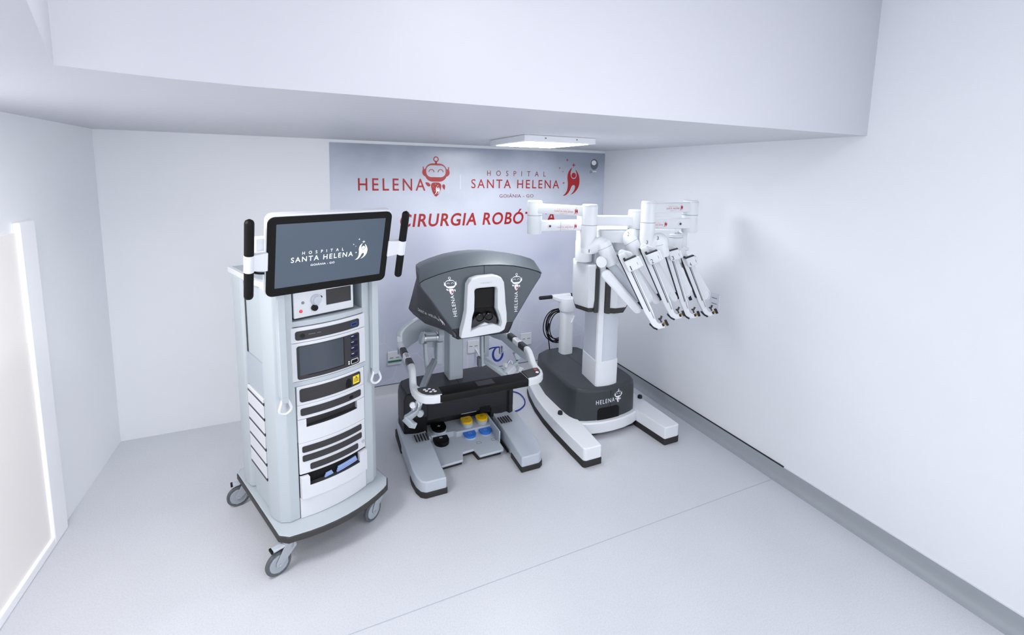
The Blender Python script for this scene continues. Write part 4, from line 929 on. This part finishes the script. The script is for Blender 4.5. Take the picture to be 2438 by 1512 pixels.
    cm = P_('cannula_mount', ribbon([s1-ax*.055, e, e+ax*.022+sd*.020, e+ax*.030+sd*.055], [hw*1.5, hw*1.7, hw*1.5, hw*1.2], [.036, .042, .042, .034], fw, .4), 'robot_white', sp, bevel=.003)
    P_('mount_latch', ribbon([e-ax*.012-sd*.026+fw*.006, e+ax*.018-sd*.014+fw*.006, e+ax*.036+sd*.002+fw*.004], .012, .03, fw, .4), 'base_dark', cm)
    P_('mount_lever', ribbon([e-ax*.022+sd*.036+fw*.012, e-ax*.020+sd*.052+fw*.012, e-ax*.034+sd*.064+fw*.012], .012, .014, fw, .6), 'bumper_dark', cm)
    P_('mount_lever', ribbon([e-ax*.022+sd*.046+fw*.012, e+ax*.004+sd*.046+fw*.012], .010, .012, fw, .6), 'bumper_dark', cm)
    P_('gold_contact', obox(e+ax*.018+sd*.062+fw*.018, ax, sd, fw, .016, .020, .010), 'gold', cm, bevel=.002)
    P_('contact_frame', obox(e+ax*.018+sd*.074+fw*.014, ax, sd, fw, .036, .016, .026), 'base_dark', cm, bevel=.002)
    P_('contact_frame', obox(e+ax*.022+sd*.048+fw*.019, ax, sd, fw, .018, .012, .010), 'base_dark', cm, bevel=.002)
    return sp
e1 = elbow((A2[0], A2[1], 1.625), (1.838, 2.592, 1.634), (.05, -.045, -.128), .053, .047, j2)
number('1', (A2[0]-.028, A2[1]-.052, 1.578), Vector((.80, -.60, 0)), Vector((0, 0, 1)), .022, j2)
lower_arm('1', (1.885, 2.443, 1.586), (2.074, 2.294, 1.117), (1.842, 2.532, 1.425), (2.020, 2.418, 1.200), (2.105, 2.433, 1.266), None, (1.840, 2.588, 1.632), (1.893, 2.540, 1.490), .052, rob, (.085, .036), disc=(1.790, 2.525, 1.515))
P_('inner_link', slab((1.88, 2.56, 1.50), (2.05, 2.45, 1.27), .030, .026, VIEW, .03), 'robot_grey', bevel=.006)
# arm two
b2 = beam((1.80, 2.80), C2, .075, 1.735, 1.806)
j3 = joint('arm_joint', *C2, .0545, 1.690, 1.850, (1.712,))
B2a = Vector((2.095, 2.633, 1.650)); B2b = Vector((2.145, 2.575, 1.535))
e2 = P_('elbow', tube(smooth([(C2[0], C2[1], 1.73), (C2[0]-.002, C2[1], 1.690), (C2[0]-.03, C2[1]-.015, 1.668), (C2[0]-.075, C2[1]-.045, 1.668), B2a, B2a+(B2b-B2a)*.5], 3), .050, 20), 'robot_white', j3)
number('2', Vector((2.088, 2.640, 1.682))+VIEW*.057, Vector((.81, -.586, 0)), Vector((0, 0, 1)), .026, e2)
lower_arm('2', (2.125, 2.515, 1.605), (2.295, 2.374, 1.134), (2.115, 2.605, 1.44), (2.235, 2.485, 1.225), W2, None, B2a, B2b, .052, rob, (.085, .034), sc_=.97, wr=.047)
# arm three
b3 = beam(C3, D3, .072, 1.838, 1.908); beamlogo(C3, D3, .072, 1.876, .135, .135, b3)
L3A = Vector((2.05, 2.70)); l3 = beam(L3A+(Vector(D3)-Vector((.02, .01))-L3A)*.30, (D3[0]-.02, D3[1]-.01), .072, 1.716, 1.793); beamlogo((2.05, 2.70), (D3[0]-.02, D3[1]-.01), .072, 1.752, .20, .130, l3)
dd = (Vector((D3[0]-.02, D3[1]-.01, 0))-Vector((2.05, 2.70, 0))).normalized(); nn = Vector((dd.y, -dd.x, 0)); q = Vector((2.05, 2.70, 1.752))+dd*.462+nn*.036
P_('round_button', lathe(q, nn, [(.017, 0), (.016, .004), (.009, .005), (0, .005)]), 'trim_white', l3); P_('button_centre', lathe(q+nn*.0045, nn, [(.009, 0), (.008, .002), (0, .002)]), 'bumper_dark', l3)
j4 = joint('arm_joint', *C3, .051, 1.600, 1.922, (1.772,)); j5 = joint('arm_joint', *D3, .0565, 1.684, 1.922, (1.815,))
B3a = Vector((2.245, 2.500, 1.652)); B3b = Vector((2.275, 2.480, 1.535))
e3 = P_('elbow', tube(smooth([(C3[0], C3[1], 1.65), (C3[0], C3[1], 1.60), (C3[0]+.012, C3[1]-.01, 1.575), (C3[0]+.04, C3[1]-.03, 1.60), (C3[0]+.055, C3[1]-.045, 1.655), B3a+Vector((.012, -.01, .0)), B3a+(B3b-B3a)*.5], 3), .049, 20), 'robot_white', j4)
number('3', Vector((C3[0]-.004, C3[1]-.002, 1.632))+VIEW*.052, Vector((.81, -.586, 0)), Vector((0, 0, 1)), .024, j4); number('3', Vector((C3[0]+.052, C3[1]-.043, 1.665))+VIEW*.052, Vector((.81, -.586, 0)), Vector((0, 0, 1)), .024, e3)
lower_arm('3', (2.385, 2.574, 1.593), (2.511, 2.449, 1.094), (2.315, 2.60, 1.45), (2.425, 2.510, 1.215), W3, None, B3a, B3b, .051, rob, (.072, .030), sc_=.93, carw=.082, wr=.055)
# arm four behind
j6 = joint('arm_joint', 2.545, 2.665, .062, 1.555, 1.668, (1.64,)); P_('joint_tail', box(2.575, 2.64, 2.62, 2.68, 1.40, 1.69), 'robot_white', j6, bevel=.02)
beam((2.25, 2.95), (2.545, 2.665), .10, 1.60, 1.70)
lower_arm('4', (2.575, 2.632, 1.560), (2.742, 2.497, 1.067), (2.53, 2.66, 1.42), (2.605, 2.585, 1.175), W4, None, (2.555, 2.65, 1.56), (2.585, 2.64, 1.45), .042, rob, (.115, .028), view=Vector((-.50, -.86, .10)).normalized(), sc_=.90, carw=.078, wr=.060)

# push-handle post behind the column
HP = (2.225, 3.665)
hp = P_('handle_post', loft([[(HP[0]+x, HP[1]+y, z) for x, y in rrect(-.062, .062, -.055, .055, .04)] for z in (.39, .83)]), 'robot_white')
P_('post_cap', loft([[(HP[0]+x*k, HP[1]+y*k, z) for x, y in rrect(-.070, .070, -.070, .070, .055)] for k, z in ((.97, .812), (1, .820), (1, .925), (.95, .938))]), 'robot_white', hp, bevel=.003)
P_('post_clip', obox((HP[0]+.035, HP[1]-.058, .74), Vector((-.4, 0, -1)).normalized(), Vector((1, 0, -.4)).normalized(), Vector((0, -1, 0)), .075, .008, .02), 'robot_white', hp)
for dx in (.036, .052): P_('post_mark', cyl((HP[0]+dx-.0, HP[1]-.0555, .752), (HP[0]+dx, HP[1]-.0562, .752), .004, n=10), 'slot_grey', hp)
yb_ = HP[1]+.12
P_('handle_bracket', loft([[(HP[0]+x, HP[1]+y, z) for x, y in ((-.06, -.05), (.03, -.03), (.055, .11), (.02, .135), (-.075, .135), (-.10, .11))] for z in (.89, .936)]), 'robot_white', hp, bevel=.012)
P_('handle_bar', ribbon([(HP[0]-.10, yb_, .918), (HP[0]+.10, yb_, .918)], .05, .045, rad=.6), 'robot_white', hp)
for a, b in ((-.235, -.095), (.09, .235)): P_('hand_grip', lathe((HP[0]+a, yb_, .92), (1, 0, 0), [(0, 0), (.014, .001), (.018, .006), (.018, b-a-.005), (.016, b-a)], 20), 'base_dark', hp)
# power cable hung behind the post
cb = thing('power_cable', 'coiled black power cable hanging behind the white handle post', 'cable', (HP[0]-.05, HP[1]+.075, .64))
o_ = Vector((HP[0]-.05, HP[1]+.075, .64)); rnd = random.Random(3)
for i in range(6):
    rx = .092+.014*i*.6; rz = .155+rnd.uniform(-.03, .02); oy = .008*i; cx = rnd.uniform(-.006, .012); cz = rnd.uniform(-.012, .012)-.006*i*.4; tl = rnd.uniform(-.12, .12)
    pts = []
    for k in range(40):
        t = 2*PI*k/40; x = rx*math.cos(t)+cx; z = rz*math.sin(t)+cz
        pts.append((x*math.cos(tl)-z*math.sin(tl), oy+.006*math.sin(2*t+i), x*math.sin(tl)+z*math.cos(tl)))
    obj('cable_turn', tube(pts, .0052, 8, closed=True), 'cable_black', cb)
obj('cable_end', tube(smooth([(-.085, .02, .03), (-.092, .025, -.08), (-.080, .02, -.17), (-.072, .015, -.235)], 2), .0052, 8), 'cable_black', cb)
obj('cable_end', tube(smooth([(.128, .02, .05), (.138, .02, -.06), (.140, .015, -.15), (.115, .01, -.235)], 2), .0052, 8), 'cable_black', cb)
